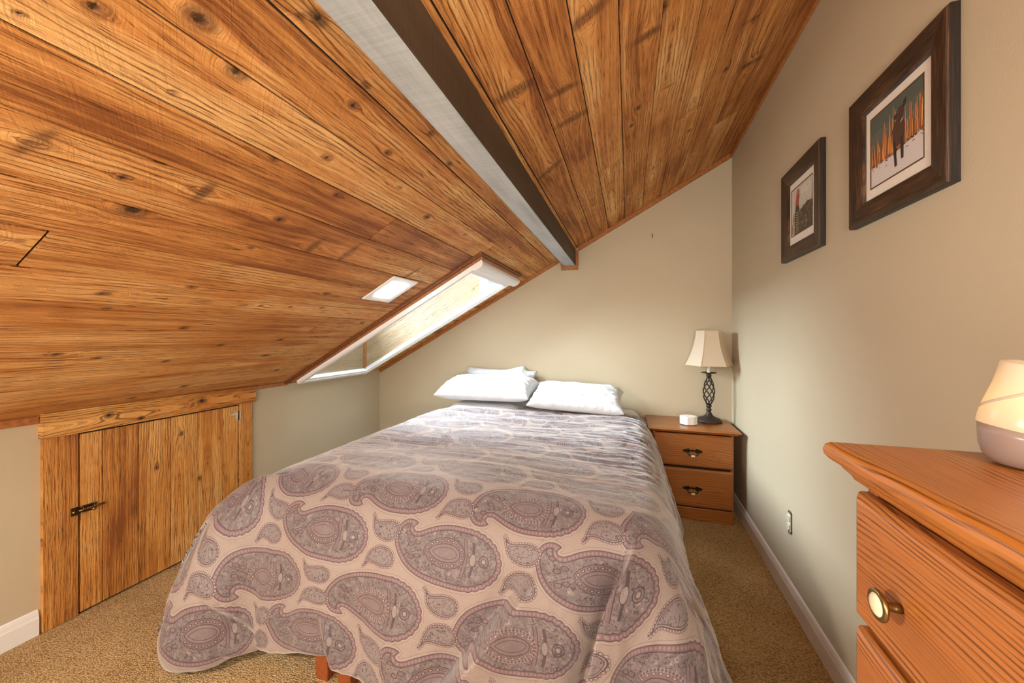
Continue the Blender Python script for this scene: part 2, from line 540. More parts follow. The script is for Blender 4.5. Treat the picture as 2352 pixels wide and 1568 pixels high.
def thing(name, label, cat, loc=(0, 0, 0), rz=0.0, group=None):
    o = bpy.data.objects.new(name, None); C.objects.link(o)
    o.empty_display_size = 0.1
    o.location = loc; o.rotation_euler = (0, 0, rz)
    o['label'] = label; o['category'] = cat
    if group: o['group'] = group
    return o


def tag(o, label, cat, group=None):
    o['label'] = label; o['category'] = cat
    if group: o['group'] = group
    return o


def struct(o, label=None):
    o['kind'] = 'structure'
    if label: o['label'] = label
    return o


def box(bm, x0, x1, y0, y1, z0, z1, mi=0):
    v = [bm.verts.new((x, y, z)) for x in (x0, x1) for y in (y0, y1) for z in (z0, z1)]
    for f in ((0, 1, 3, 2), (4, 6, 7, 5), (0, 4, 5, 1), (2, 3, 7, 6), (0, 2, 6, 4), (1, 5, 7, 3)):
        bm.faces.new([v[i] for i in f]).material_index = mi
    return v


def boxes(*bs):
    bm = bmesh.new()
    for b in bs: box(bm, *b)
    return bm


def prism(pts, axis, a, b, mi=0, bm=None):
    """extrude a 2-D outline along x/y/z from a to b"""
    bm = bm or bmesh.new()
    def p3(p, w):
        return {0: (w, p[0], p[1]), 1: (p[0], w, p[1]), 2: (p[0], p[1], w)}[axis]
    va = [bm.verts.new(p3(p, a)) for p in pts]; vb = [bm.verts.new(p3(p, b)) for p in pts]
    n = len(pts)
    bm.faces.new(va).material_index = mi; bm.faces.new(vb[::-1]).material_index = mi
    for i in range(n):
        bm.faces.new((va[i], vb[i], vb[(i + 1) % n], va[(i + 1) % n])).material_index = mi
    return bm


def lathe(prof, n=32, bm=None, cx=0, cy=0):
    bm = bm or bmesh.new()
    rings = []
    for r, z in prof:
        if r < 1e-6: rings.append([bm.verts.new((cx, cy, z))])
        else: rings.append([bm.verts.new((cx + r * math.cos(2 * math.pi * i / n), cy + r * math.sin(2 * math.pi * i / n), z)) for i in range(n)])
    for a, b in zip(rings, rings[1:]):
        if len(a) == 1 and len(b) == 1: continue
        for i in range(n):
            j = (i + 1) % n
            if len(a) == 1: bm.faces.new((a[0], b[i], b[j]))
            elif len(b) == 1: bm.faces.new((a[i], b[0], a[j]))
            else: bm.faces.new((a[i], b[i], b[j], a[j]))
    return bm


def tube(bm, pts, rad, n=10, cap=True):
    pts = [Vector(p) for p in pts]
    rad = rad if isinstance(rad, (list, tuple)) else [rad] * len(pts)
    rings = []
    t0 = (pts[1] - pts[0]).normalized()
    up = Vector((0, 0, 1)) if abs(t0.z) < 0.9 else Vector((1, 0, 0))
    for i, p in enumerate(pts):
        t = (pts[min(i + 1, len(pts) - 1)] - pts[max(i - 1, 0)]).normalized()
        a = t.cross(up).normalized(); b = t.cross(a).normalized()
        up = -b if (-b).dot(up) > 0 else b
        a = t.cross(up).normalized(); b = a.cross(t).normalized()
        rings.append([bm.verts.new(p + (a * math.cos(2 * math.pi * k / n) + b * math.sin(2 * math.pi * k / n)) * rad[i]) for k in range(n)])
    for ra, rb in zip(rings, rings[1:]):
        for k in range(n):
            bm.faces.new((ra[k], ra[(k + 1) % n], rb[(k + 1) % n], rb[k]))
    if cap:
        bm.faces.new(rings[0][::-1]); bm.faces.new(rings[-1])
    return bm


def grid_mesh(name, P, attrs=None, colors=None, closed_u=False):
    """P: (nu, nv, 3) -> mesh with float attributes"""
    nu, nv = P.shape[:2]
    me = bpy.data.meshes.new(name)
    idx = np.arange(nu * nv).reshape(nu, nv)
    f = np.stack([idx[:-1, :-1], idx[1:, :-1], idx[1:, 1:], idx[:-1, 1:]], -1).reshape(-1, 4)
    me.vertices.add(nu * nv); me.vertices.foreach_set('co', P.reshape(-1).astype(np.float32))
    me.loops.add(f.size); me.loops.foreach_set('vertex_index', f.reshape(-1).astype(np.int32))
    me.polygons.add(len(f)); me.polygons.foreach_set('loop_start', np.arange(0, f.size, 4, dtype=np.int32))
    try: me.polygons.foreach_set('loop_total', np.full(len(f), 4, dtype=np.int32))
    except Exception: pass
    me.update(calc_edges=True); me.validate()
    for n, a in (attrs or {}).items():
        at = me.attributes.new(n, 'FLOAT', 'POINT'); at.data.foreach_set('value', np.asarray(a, np.float32).reshape(-1))
    for n, a in (colors or {}).items():
        at = me.attributes.new(n, 'FLOAT_COLOR', 'POINT')
        c = np.ones((nu * nv, 4), np.float32); c[:, :3] = np.asarray(a, np.float32).reshape(-1, 3)
        at.data.foreach_set('color', c.reshape(-1))
    return me


def vnoise(x, y, seed=0):
    rs = np.random.RandomState(seed); T = rs.rand(64, 64)
    xi = np.floor(x).astype(int); yi = np.floor(y).astype(int)
    fx = x - xi; fy = y - yi
    fx = fx * fx * (3 - 2 * fx); fy = fy * fy * (3 - 2 * fy)
    g = lambda i, j: T[i % 64, j % 64]
    return (g(xi, yi) * (1 - fx) * (1 - fy) + g(xi + 1, yi) * fx * (1 - fy) + g(xi, yi + 1) * (1 - fx) * fy + g(xi + 1, yi + 1) * fx * fy) * 2 - 1


def fnoise(x, y, seed=0, oct=3):
    s = 0; a = 1.0
    for o in range(oct):
        s = s + a * vnoise(x * 2 ** o + 17.3 * o, y * 2 ** o + 5.1 * o, seed + o); a *= 0.5
    return s


def sstep(x, a, b):
    t = np.clip((x - a) / (b - a), 0, 1)
    return t * t * (3 - 2 * t)


class Planks:
    """boards with a finely divided show face carrying the grain attributes"""
    def __init__(s): s.v = []; s.f = []; s.a = {k: [] for k in 'gukt'}; s.n = 0

    def add(s, O, U, V, N, L, W, th, knots=(), tint=0.5, res=0.014, vres=None, seed=0, gap=0.0008, chamfer=0.0015):
        """O corner on the show face, U along, V across, N out of the show face; knots [(u, v, size, spike)]"""
        O, U, V, N = (np.array(a, float) for a in (O, U, V, N))
        nu = max(2, int(L / res) + 1); nv = max(4, int(W / (vres or res * 0.6)) + 1)
        u = np.linspace(gap, L - gap, nu); v = np.linspace(gap, W - gap, nv)
        uu, vv = np.meshgrid(u, v, indexing='ij')
        rs = np.random.RandomState(seed + 11)
        off = rs.rand() * 50
        g = vv + 0.010 * fnoise(uu * 1.3 + off, vv * 5 + off, seed % 50, 2)
        # cathedral figure on some boards
        if rs.rand() < 0.55:
            c = W * (0.3 + 0.4 * rs.rand()); sgn = rs.choice([-1, 1])
            g = c + np.sqrt((vv - c) ** 2 + (0.012 + 0.010 * np.sin(uu * (1.1 + rs.rand()) + off)) ** 2) + sgn * 0.022 * uu + 0.006 * fnoise(uu * 2 + off, vv * 9, seed % 50, 2)
        k = np.zeros_like(uu)
        for (ku, kv, ks, sp) in knots:
            r = 0.0075 * ks
            du = uu - ku; dv = vv - kv
            if sp:                                            # spike knot lying across the board
                ang = 0.25 * math.sin(ku * 37)
                du2 = du + dv * ang
                q = (du2 / (r * 1.0)) ** 2 + (dv / (r * 4.2)) ** 2
                kk = np.exp(-q * 0.55) * 0.80
            else:
                q = (du / (r * 1.35)) ** 2 + (dv / r) ** 2
                kk = np.exp(-q * 0.36)
            k = np.maximum(k, kk)
            rr = r * 1.9
            q2 = (du * 0.42) ** 2 + dv ** 2
            g = g - dv * (rr * rr) / (q2 + 0.35 * rr * rr) * 0.9
        P = O + uu[..., None] * U + vv[..., None] * V
        # eased edges and a back edge ring
        base = s.n
        s.v.append(P.reshape(-1, 3)); cnt = nu * nv
        idx = np.arange(cnt).reshape(nu, nv) + base
        q = np.stack([idx[:-1, :-1], idx[1:, :-1], idx[1:, 1:], idx[:-1, 1:]], -1).reshape(-1, 4)
        if np.dot(np.cross(U, V), N) < 0: q = q[:, ::-1]
        s.f.append(q)
        ring = np.concatenate([idx[:, 0], idx[-1, 1:], idx[-2::-1, -1], idx[0, -2:0:-1]])
        loc = ring - base
        back = P.reshape(-1, 3)[loc] - N * th
        bi = np.arange(len(ring)) + base + cnt
        s.v.append(back)
        r2 = np.roll(ring, -1); b2 = np.roll(bi, -1)
        q = np.stack([ring, bi, b2, r2], -1)
        if np.dot(np.cross(U, V), N) < 0: q = q[:, ::-1]
        s.f.append(q)
        for nme, arr in (('g', g), ('u', uu + off), ('k', k), ('t', np.full_like(uu, tint))):
            a = arr.reshape(-1)
            s.a[nme].append(a); s.a[nme].append(a[loc])
        s.n += cnt + len(ring)

    def mesh(s, name):
        v = np.concatenate(s.v); f = np.concatenate(s.f)
        me = bpy.data.meshes.new(name)
        me.vertices.add(len(v)); me.vertices.foreach_set('co', v.reshape(-1).astype(np.float32))
        me.loops.add(f.size); me.loops.foreach_set('vertex_index', f.reshape(-1).astype(np.int32))
        me.polygons.add(len(f)); me.polygons.foreach_set('loop_start', np.arange(0, f.size, 4, dtype=np.int32))
        try: me.polygons.foreach_set('loop_total', np.full(len(f), 4, dtype=np.int32))
        except Exception: pass
        me.update(calc_edges=True); me.validate()
        me.polygons.foreach_set('use_smooth', [False] * len(me.polygons))
        for n, a in s.a.items():
            at = me.attributes.new(n, 'FLOAT', 'POINT'); at.data.foreach_set('value', np.concatenate(a).astype(np.float32))
        return me


def rand_knots(rs, L, W, per_m=1.3):
    return [(rs.uniform(0, L), rs.uniform(0.15, 0.85) * W, rs.uniform(0.5, 1.3), int(rs.rand() < 0.25)) for _ in range(rs.poisson(per_m * L))]


# ---------------------------------------------------------------- room shell
XL, YB, YF = -2.36, 3.16, -1.9
XR0, XRS = 0.698, 0.0126                    # right wall x = XR0 + XRS * y
xr = lambda y: XR0 + XRS * y
roof = lambda x: ROOF_A * x + ROOF_B
WR = math.atan(XRS)

bm = bmesh.new(); box(bm, XL - 0.15, 1.0, YF - 0.15, YB + 0.15, -0.12, 0.0)
struct(obj('floor', bm, M['carpet']))
bm = prism([(XL - 0.12, 0), (1.0, 0), (1.0, roof(1.0)), (XL - 0.12, roof(XL - 0.12))], 1, YB, YB + 0.12)
struct(obj('wall_back', bm, M['wall']))
bm = prism([(XL - 0.12, 0), (1.0, 0), (1.0, roof(1.0)), (XL - 0.12, roof(XL - 0.12))], 1, YF - 0.12, YF)
struct(obj('wall_front', bm, M['wall']))
bm = boxes((XL - 0.12, XL, YF, YB, 0.0, roof(XL) + 0.01))
struct(obj('wall_left', bm, M['wall']))
bm = prism([(xr(YF), YF), (xr(YB), YB), (xr(YB) + 0.12, YB), (xr(YF) + 0.12, YF)], 2, 0.0, roof(0.75) + 0.05)
struct(obj('wall_right', bm, M['wall']))

# --- board ceiling: one mesh, boards along the room, skylight opening left out
KNOTS = [(-0.866, 0.315, 0.5, 0), (-0.8, 0.367, 1.2, 0), (-0.722, 0.468, 1.6, 0), (-0.762, 0.562, 1.3, 0), (-0.862, 0.513, 0.5, 0), (-1.073, 0.408, 1.2, 1), (-1.089, 0.548, 0.8, 0), (-0.609, 0.573, 0.6, 0), (-0.589, 0.597, 1.2, 0), (-0.617, 0.774, 0.8, 0), (-0.67, 0.793, 1.0, 0), (-0.711, 0.993, 1.0, 0), (-0.819, 0.86, 1.0, 0), (-0.892, 0.756, 0.8, 0), (-0.591, 1.043, 0.8, 0), (-0.615, 1.221, 0.9, 0), (-0.334, 1.131, 2.2, 1), (0.061, 1.31, 1.8, 1), (0.04, 1.701, 1.2, 0), (0.014, 1.807, 1.0, 0), (-0.345, 1.705, 2.0, 1), (0.463, 1.638, 1.2, 1), (0.416, 1.876, 1.2, 0), (0.158, 1.695, 0.8, 1), (0.321, 2.273, 1.2, 0), (-0.206, 1.46, 2.0, 1), (-0.216, 1.275, 1.6, 1), (-0.113, 1.067, 2.0, 1), (0.107, 1.244, 1.2, 0), (0.54, 1.972, 1.8, 1), (-1.173, 0.609, 2.0, 0), (-1.057, 0.695, 1.2, 1), (-1.204, 0.936, 0.8, 0), (-1.509, 0.71, 1.0, 0), (-1.584, 0.753, 0.8, 0), (-1.685, 1.032, 1.0, 0), (-1.856, 0.756, 1.0, 0), (-1.892, 0.872, 1.0, 0), (-1.821, 1.267, 1.0, 0), (-1.944, 1.587, 1.2, 0), (-1.945, 1.121, 1.0, 0), (-2.225, 1.363, 1.3, 0), (-1.435, 0.905, 1.0, 0), (-0.907, 0.996, 1.0, 0), (-1.137, 1.122, 1.6, 1), (-1.118, 1.288, 1.6, 1), (-1.065, 0.922, 1.2, 0), (-1.38, 1.445, 1.3, 0), (-1.125, 1.782, 1.4, 1), (-0.78, 1.154, 0.8, 0), (-0.82, 1.418, 1.2, 0), (-0.722, 2.275, 1.0, 0), (-1.508, 1.215, 0.7, 0), (-1.5, 1.356, 0.7, 0), (-1.487, 1.528, 0.7, 0), (-1.783, 1.548, 1.2, 0), (-1.946, 1.607, 1.0, 0), (-1.597, 1.963, 1.1, 0), (-2.145, 1.835, 1.2, 0), (-0.802, 1.761, 0.7, 0), (-2.29, 1.182, 1.0, 0)]
SEAMS = [-2.36, -2.24, -2.11, -1.98, -1.842, -1.704, -1.561, -1.431, -1.294, -1.165, -1.021, -0.887, -0.756, -0.628, -0.41, -0.28, -0.154, -0.026, 0.103, 0.231, 0.354, 0.480, 0.602, 0.80]
JOINTS = {-0.154: [2.067], 0.231: [2.078], 0.480: [2.433], -1.021: [1.295], -1.704: [1.657], -1.431: [0.515], 0.103: [0.4], -0.887: [-0.3], -1.165: [0.1], -0.28: [0.3]}
SKX0, SKX1, SKY0, SKY1 = -2.33, -0.86, 2.10, 2.90      # rough opening in the roof
cs, sn = math.cos(ROOF_T), math.sin(ROOF_T)
pl = Planks()
rs = np.random.RandomState(5)
tint_fix = {-0.628: 0.52, -0.756: 0.45, -0.887: 0.62, -1.021: 0.36, -1.165: 0.66, -1.294: 0.40, -1.431: 0.30, -1.561: 0.66, -1.704: 0.46, -1.842: 0.42, -1.98: 0.6, -2.11: 0.72, -2.24: 0.72,
            -0.41: 0.28, -0.28: 0.50, -0.154: 0.62, -0.026: 0.40, 0.103: 0.64, 0.231: 0.38, 0.354: 0.40, 0.48: 0.36, 0.602: 0.32}
for i, (x0, x1) in enumerate(zip(SEAMS, SEAMS[1:])):
    spans = [(YF, YB)]
    cuts = [YF] + sorted(JOINTS.get(x0, [])) + [YB]
    if x0 < SKX1 and x1 > SKX0:                                        # opening cuts these boards
        spans = []
        pieces = [(a, b) for a, b in zip(cuts, cuts[1:])]
        for a, b in pieces:
            if a < SKY0: spans.append((a, min(b, SKY0)))
            if b > SKY1 and x0 > -0.8 or b > SKY1 and x1 < -0.8: spans.append((max(a, SKY1), b))
    else:
        spans = [(a, b) for a, b in zip(cuts, cuts[1:])]
    for j, (a, b) in enumerate(spans):
        kn = []
        for (kx, ky, ks, sp) in KNOTS:
            if x0 <= kx < x1 and a <= ky < b: kn.append((ky - a, (kx - x0) / cs, ks, sp))
        for (ku, kv, ks, sp) in rand_knots(rs, b - a, (x1 - x0) / cs, 0.5):
            if a + ku < 0.25: kn.append((ku, kv, ks, sp))
        tint = tint_fix.get(x0, 0.5) + (0.18 if j else 0.0) * (1 if rs.rand() < 0.5 else -1)
        pl.add((x0, a, roof(x0)), (0, 1, 0), (cs, 0, sn), (sn, 0, -cs), b - a, (x1 - x0) / cs, 0.018,
               kn, tint, res=0.013, seed=i * 7 + j * 3 + 1, gap=0.0020 + 0.0009 * (i % 3 == 1))
# filler board between the skylight head and the next seam
pl.add((SKX1 + 0.002, 2.10, roof(SKX1 + 0.002)), (0, 1, 0), (cs, 0, sn), (sn, 0, -cs), YB - 2.10, (-0.756 - SKX1 - 0.002) / cs, 0.018, [], 0.55, res=0.013, seed=333)
pl.add((-0.887, SKY1, roof(-0.887)), (0, 1, 0), (cs, 0, sn), (sn, 0, -cs), YB - SKY1, (SKX1 + 0.887) / cs, 0.018, [], 0.55, res=0.013, seed=334)
ceil = struct(link('ceiling', pl.mesh('ceiling'), [M['cedar'], M['dark_gap']]))
# roof deck behind the boards with the same opening
bm = bmesh.new()
def slab(x0, x1, y0, y1, t0, t1):
    vs = []
    for x in (x0, x1):
        for y in (y0, y1):
            for t in (t0, t1): vs.append(bm.verts.new((x, y, roof(x) + t)))
    for f in ((0, 1, 3, 2), (4, 6, 7, 5), (0, 4, 5, 1), (2, 3, 7, 6), (0, 2, 6, 4), (1, 5, 7, 3)): bm.faces.new([vs[k] for k in f])
for q in ((XL - 0.2, 1.0, YF - 0.2, SKY0), (XL - 0.2, 1.0, SKY1, YB + 0.2), (XL - 0.2, SKX0, SKY0, SKY1), (SKX1, 1.0, SKY0, SKY1)):
    slab(*q, 0.006, 0.05)
struct(obj('ceiling_deck', bm, M['dark_gap']))

# --- trims
def roof_strip(name, x0, x1, y0, y1, t0, t1, mat):
    """flat strip lying under the slope; t measured along the roof normal into the room"""
    bm = bmesh.new(); nx, nz = sn, -cs
    vs = [bm.verts.new((x + nx * t, y, roof(x) + nz * t)) for x in (x0, x1) for y in (y0, y1) for t in (t0, t1)]
    for f in ((0, 1, 3, 2), (4, 6, 7, 5), (0, 4, 5, 1), (2, 3, 7, 6), (0, 2, 6, 4), (1, 5, 7, 3)): bm.faces.new([vs[k] for k in f])
    return struct(obj(name, bm, mat, bevel=0.002))


roof_strip('trim_1', -0.41, xr(YB), YB - 0.014, YB - 0.0005, 0.0, 0.032, M['trim_wood'])
roof_strip('trim_2', XL + 0.001, -0.535, YB - 0.014, YB - 0.0005, 0.0, 0.030, M['trim_wood'])
bm = bmesh.new()
v = []
for y in (YF, YB - 0.015):
    x = xr(y)
    v.append([bm.verts.new(p) for p in ((x - 0.001, y, roof(x) - 0.002), (x - 0.014, y, roof(x - 0.014) - 0.002), (x - 0.014, y, roof(x) - 0.036), (x - 0.001, y, roof(x) - 0.036))])
for k in range(4): bm.faces.new((v[0][k], v[1][k], v[1][(k + 1) % 4], v[0][(k + 1) % 4]))
bm.faces.new(v[0]); bm.faces.new(v[1])
struct(obj('trim_3', bm, M['trim_wood'], bevel=0.0015))
# ledger strip between knee wall and slope, either side of the small door header
struct(obj('trim_4', boxes((XL, XL + 0.016, 1.845, 2.10, 0.888, roof(XL + 0.016) - 0.004)), M['trim_wood'], bevel=0.001))
struct(obj('trim_5', boxes((XL, XL + 0.016, YF, 0.904, 0.880, roof(XL + 0.016) - 0.004)), M['trim_wood'], bevel=0.001))

# baseboards
def baseboard(name, pts_y, side):
    prof = [(0, 0), (0.014, 0), (0.014, 0.070), (0.011, 0.078), (0.009, 0.090), (0.006, 0.100), (0, 0.104)]
    bm = bmesh.new(); rows = []
    for y in pts_y:
        bx = xr(y) if side > 0 else XL
        rows.append([bm.verts.new((bx - side * (p[0] + 0.0003), y, p[1])) for p in prof])
    for a, b in zip(rows, rows[1:]):
        for k in range(len(prof) - 1): bm.faces.new((a[k], a[k + 1], b[k + 1], b[k]))
        bm.faces.new((a[-1], a[0], b[0], b[-1]))
    bm.faces.new(rows[0]); bm.faces.new(rows[-1])
    return struct(obj(name, bm, M['white_paint']))


baseboard('baseboard_right', (YF, YB - 0.002), 1)
baseboard('baseboard_left', (YF, 0.905), -1)
bm = prism([(XL + 0.016, 0), (XL + 0.016, 0.10), (0.10, 0.10), (0.10, 0)], 1, YB - 0.014, YB - 0.0005)
struct(obj('baseboard_back', bm, M['white_paint'], bevel=0.003))

# --- beam
BX0, BX1, BZ = -0.522, -0.424, 1.829
bm = bmesh.new()
prism([(BX0, BZ), (BX1, BZ), (BX1, roof(BX1) - 0.001), (BX0, roof(BX0) - 0.001)], 1, YF + 0.01, YB - 0.004, 0, bm)
bm.normal_update()
bmesh.ops.recalc_face_normals(bm, faces=bm.faces)
for f in bm.faces:
    f.material_index = 1 if f.normal.z < -0.7 else 0  # downward face gets the grey, all other faces the brown
beam = obj('ceiling_beam', bm, [M['beam_side'], M['beam_under']], bevel=0.006, seg=2)
tag(beam, 'rough dark brown ceiling beam with grey underside running below the slope', 'beam')
# stained collar where the beam meets the wall
bm = boxes((BX0 - 0.022, BX1 + 0.022, YB - 0.016, YB - 0.0005, BZ - 0.034, BZ - 0.003),
           (BX1 + 0.002, BX1 + 0.026, YB - 0.016, YB - 0.0005, BZ - 0.003, roof(BX1) - 0.010),
           (BX0 - 0.026, BX0 - 0.002, YB - 0.016, YB - 0.0005, BZ - 0.003, roof(BX0 - 0.02) - 0.012))
struct(obj('trim_6', bm, M['trim_wood'], bevel=0.0015))

# ---------------------------------------------------------------- skylight (window_1)
sky = struct(bpy.data.objects.new('window_1', None)); C.objects.link(sky)
sky.location = (-1.6, 2.5, roof(-1.6)); sky['label'] = 'roof window in a pine-lined shaft with white inner frame'
ORG = Vector(sky.location)
def rp(x, y, t):      # point: t metres below the roof plane along its normal, local to the window
    return Vector((x + sn * t, y, roof(x) - cs * t)) - ORG
def rbar(bm, x0, x1, y0, y1, t0, t1):
    vs = [bm.verts.new(rp(x, y, t)) for x in (x0, x1) for y in (y0, y1) for t in (t0, t1)]
    for f in ((0, 1, 3, 2), (4, 6, 7, 5), (0, 4, 5, 1), (2, 3, 7, 6), (0, 2, 6, 4), (1, 5, 7, 3)): bm.faces.new([vs[k] for k in f])
def rring(bm, x0, x1, y0, y1, w, t0, t1):
    rbar(bm, x0, x1, y0, y0 + w, t0, t1); rbar(bm, x0, x1, y1 - w, y1, t0, t1)
    rbar(bm, x0, x0 + w, y0 + w, y1 - w, t0, t1); rbar(bm, x1 - w, x1, y0 + w, y1 - w, t0, t1)


# stained casing round the opening
bm = bmesh.new(); rring(bm, -2.354, -0.835, 2.068, 2.945, 0.035, -0.004, 0.014)
obj('casing', bm, M['trim_dark'], sky, bevel=0.002)
bm = bmesh.new(); rring(bm, -2.325, -0.850, 2.098, 2.900, 0.022, 0.012, 0.024)
obj('inner_casing', bm, M['pine_pale'] if False else M['trim_wood'], sky, bevel=0.002)
# white frame of the pleated-screen track, standing proud of the casing
bm = bmesh.new(); rring(bm, -2.305, -0.93, 2.122, 2.862, 0.030, 0.004, 0.050)
fr = obj('frame', bm, M['white_plastic'], sky, bevel=0.003)
bm = bmesh.new(); rring(bm, -2.275, -0.93, 2.152, 2.832, 0.016, 0.018, 0.040)
obj('inner_track', bm, M['white_plastic'], fr, bevel=0.003)
# rounded head box across the top end
bm = bmesh.new()
prof = [(-0.865, 0.012), (-0.865, 0.040), (-0.872, 0.054), (-0.886, 0.062), (-0.915, 0.062), (-0.930, 0.056), (-0.938, 0.044), (-0.938, 0.012)]
ra = [bm.verts.new(rp(x, 2.118, t)) for x, t in prof]; rb = [bm.verts.new(rp(x, 2.935, t)) for x, t in prof]
for k in range(len(prof)): bm.faces.new((ra[k], ra[(k + 1) % len(prof)], rb[(k + 1) % len(prof)], rb[k]))
bm.faces.new(ra); bm.faces.new(rb[::-1])
obj('head_box', bm, M['white_plastic'], sky, bevel=0.002)
bm = bmesh.new(); rbar(bm, -2.272, -0.935, 2.155, 2.829, 0.0245, 0.0275)
obj('glass', bm, M['pane'], sky)
# plumb shaft walls lined with pale boards
pw = Planks(); HS = 0.46; SX0, SX1, SY0, SY1 = -2.29, -0.905, 2.135, 2.845
def shaft_side(y, n, seed):
    for i in range(2):
        z0 = i * 0.232; Lh = (SX1 - SX0) / cs
        # boards follow the slope along the two long sides
        kn = rand_knots(np.random.RandomState(seed + i), Lh, 0.155, 3.0)
        pw.add(Vector((SX0, y, roof(SX0) + z0 - 0.01)) - ORG, (cs, 0, sn), (0, 0, 1), (0, n, 0), Lh, 0.2316, 0.012, kn, 0.45 + 0.2 * (i % 2), seed=seed + i)
shaft_side(SY1, -1, 40); shaft_side(SY0, 1, 60)
pw.add(Vector((SX0, SY0, roof(SX0) - 0.01)) - ORG, (0, 1, 0), (0, 0, 1), (1, 0, 0), SY1 - SY0, 0.30, 0.012, rand_knots(np.random.RandomState(9), 0.7, 0.3, 4), 0.35, seed=81)
pw.add(Vector((SX0, SY0, roof(SX0) + 0.292)) - ORG, (0, 1, 0), (0, 0, 1), (1, 0, 0), SY1 - SY0, 0.20, 0.012, [], 0.5, seed=82)
link('shaft_lining', pw.mesh('shaft_lining'), M['pine_pale'], sky)
bm = boxes((SX1, SX1 + 0.012, SY0 - 0.02, SY1 + 0.02, roof(SX1) - 0.008, roof(SX1) + 0.47))
for v in bm.verts: v.co -= ORG
obj('head_panel', bm, M['grey_panel'], sky)
bm = prism([(-1.16, roof(-1.16) - 0.005), (SX1 + 0.002, roof(SX1) - 0.005), (SX1 + 0.002, roof(SX1) + 0.46), (-1.16, roof(-1.16) + 0.46)], 1, SY1 - 0.016, SY1 - 0.0005)
for v in bm.verts: v.co -= ORG
obj('end_panel', bm, M['grey_panel'], sky, bevel=0.002)
# corner post strip at the low end of the far side
bm = boxes((SX0, SX0 + 0.03, SY1 - 0.014, SY1 - 0.0, roof(SX0) - 0.005, roof(SX0) + 0.46))
for v in bm.verts: v.co -= ORG
obj('corner_strip', bm, M['trim_wood'], sky)
# crank knob on the head panel
bm = lathe([(0, 0), (0.010, 0), (0.012, 0.008), (0.008, 0.016), (0.016, 0.022), (0.018, 0.036), (0.014, 0.044), (0, 0.046)], 20)
for v in bm.verts: v.co = Vector((-1.085 + v.co.x, SY1 - 0.016 - v.co.z, roof(-1.085) + 0.085 + v.co.y)) - ORG
obj('crank_knob', bm, M['white_plastic'], sky, smooth=True)
# outer sash and pane on top of the shaft
def up(x0, x1, y0, y1, h0, h1, bm):
    vs = [bm.verts.new(Vector((x, y, roof(x) + h)) - ORG) for x in (x0, x1) for y in (y0, y1) for h in (h0, h1)]
    for f in ((0, 1, 3, 2), (4, 6, 7, 5), (0, 4, 5, 1), (2, 3, 7, 6), (0, 2, 6, 4), (1, 5, 7, 3)): bm.faces.new([vs[k] for k in f])
bm = bmesh.new()
up(SX0 - 0.03, SX1 + 0.03, SY0 - 0.03, SY0 + 0.02, 0.455, 0.50, bm); up(SX0 - 0.03, SX1 + 0.03, SY1 - 0.02, SY1 + 0.03, 0.455, 0.50, bm)
up(SX0 - 0.03, SX0 + 0.02, SY0 + 0.02, SY1 - 0.02, 0.455, 0.50, bm); up(SX1 - 0.02, SX1 + 0.03, SY0 + 0.02, SY1 - 0.02, 0.455, 0.50, bm)
obj('outer_sash', bm, M['white_plastic'], sky, bevel=0.002)
bm = bmesh.new(); up(SX0, SX1, SY0, SY1, 0.476, 0.480, bm)
obj('outer_glass', bm, M['pane'], sky)

# ---------------------------------------------------------------- square ceiling light
cl = thing('ceiling_light', 'small square white flush LED light set in the sloping board ceiling', 'ceiling light', (-1.27, 1.80, roof(-1.27)))
O2 = Vector(cl.location)
def sq(bm, h, t0, t1):
    vs = [bm.verts.new(Vector((-1.27 + dx * cs + sn * t, 1.80 + dy, roof(-1.27) + dx * sn - cs * t)) - O2) for dx in (-h, h) for dy in (-h, h) for t in (t0, t1)]
    for f in ((0, 1, 3, 2), (4, 6, 7, 5), (0, 4, 5, 1), (2, 3, 7, 6), (0, 2, 6, 4), (1, 5, 7, 3)): bm.faces.new([vs[k] for k in f])
bm = bmesh.new(); sq(bm, 0.116, 0.001, 0.010); obj('trim_plate', bm, M['white_plastic'], cl, bevel=0.003)
bm = bmesh.new(); sq(bm, 0.068, 0.0095, 0.0125); obj('diffuser_panel', bm, M['led'], cl)

# ---------------------------------------------------------------- crawl-space door in the knee wall (door_1)
door = struct(bpy.data.objects.new('door_1', None)); C.objects.link(door)
door.location = (XL, 1.38, 0); DO = Vector(door.location)
door['label'] = 'low cedar board door in the knee wall under the slope'
def vboard(pk, y0, y1, z0, z1, x, th, tint, seed, knots=None):
    kn = knots if knots is not None else rand_knots(np.random.RandomState(seed), z1 - z0, y1 - y0, 0.8)
    pk.add(Vector((x, y0, z0)) - DO, (0, 0, 1), (0, 1, 0), (1, 0, 0), z1 - z0, y1 - y0, th, kn, tint, res=0.010, vres=0.004, seed=seed, gap=0.0007)
def one(name, *a, parent=door, mat='cedar_door', **k):
    pk = Planks(); vboard(pk, *a, **k); return link(name, pk.mesh(name), M[mat], parent)
FX = XL + 0.018
one('casing_board', 0.913, 1.0195, 0.002, 0.814, FX + 0.002, 0.019, 0.35, 201, knots=[])
one('casing_board', 1.741, 1.828, 0.002, 0.814, FX + 0.002, 0.019, 0.55, 203, knots=[])
pk = Planks()
ys = [1.0245, 1.099, 1.235, 1.373, 1.505, 1.647, 1.7355]
tn = [0.62, 0.30, 0.52, 0.60, 0.66, 0.68]
kk = {2: [(0.55, 0.075, 0.8, 0)], 3: [(0.70, 0.05, 0.9, 0)], 4: [(0.42, 0.01, 0.9, 0), (0.62, 0.12, 0.5, 0)]}
for i in range(6):
    vboard(pk, ys[i] + 0.001, ys[i + 1] - 0.001, 0.010, 0.806, FX - (0.004 if i == 4 else 0), 0.015, tn[i], 210 + i, kk.get(i, []))
leaf = link('door_leaf', pk.mesh('door_leaf'), M['cedar_door'], door)
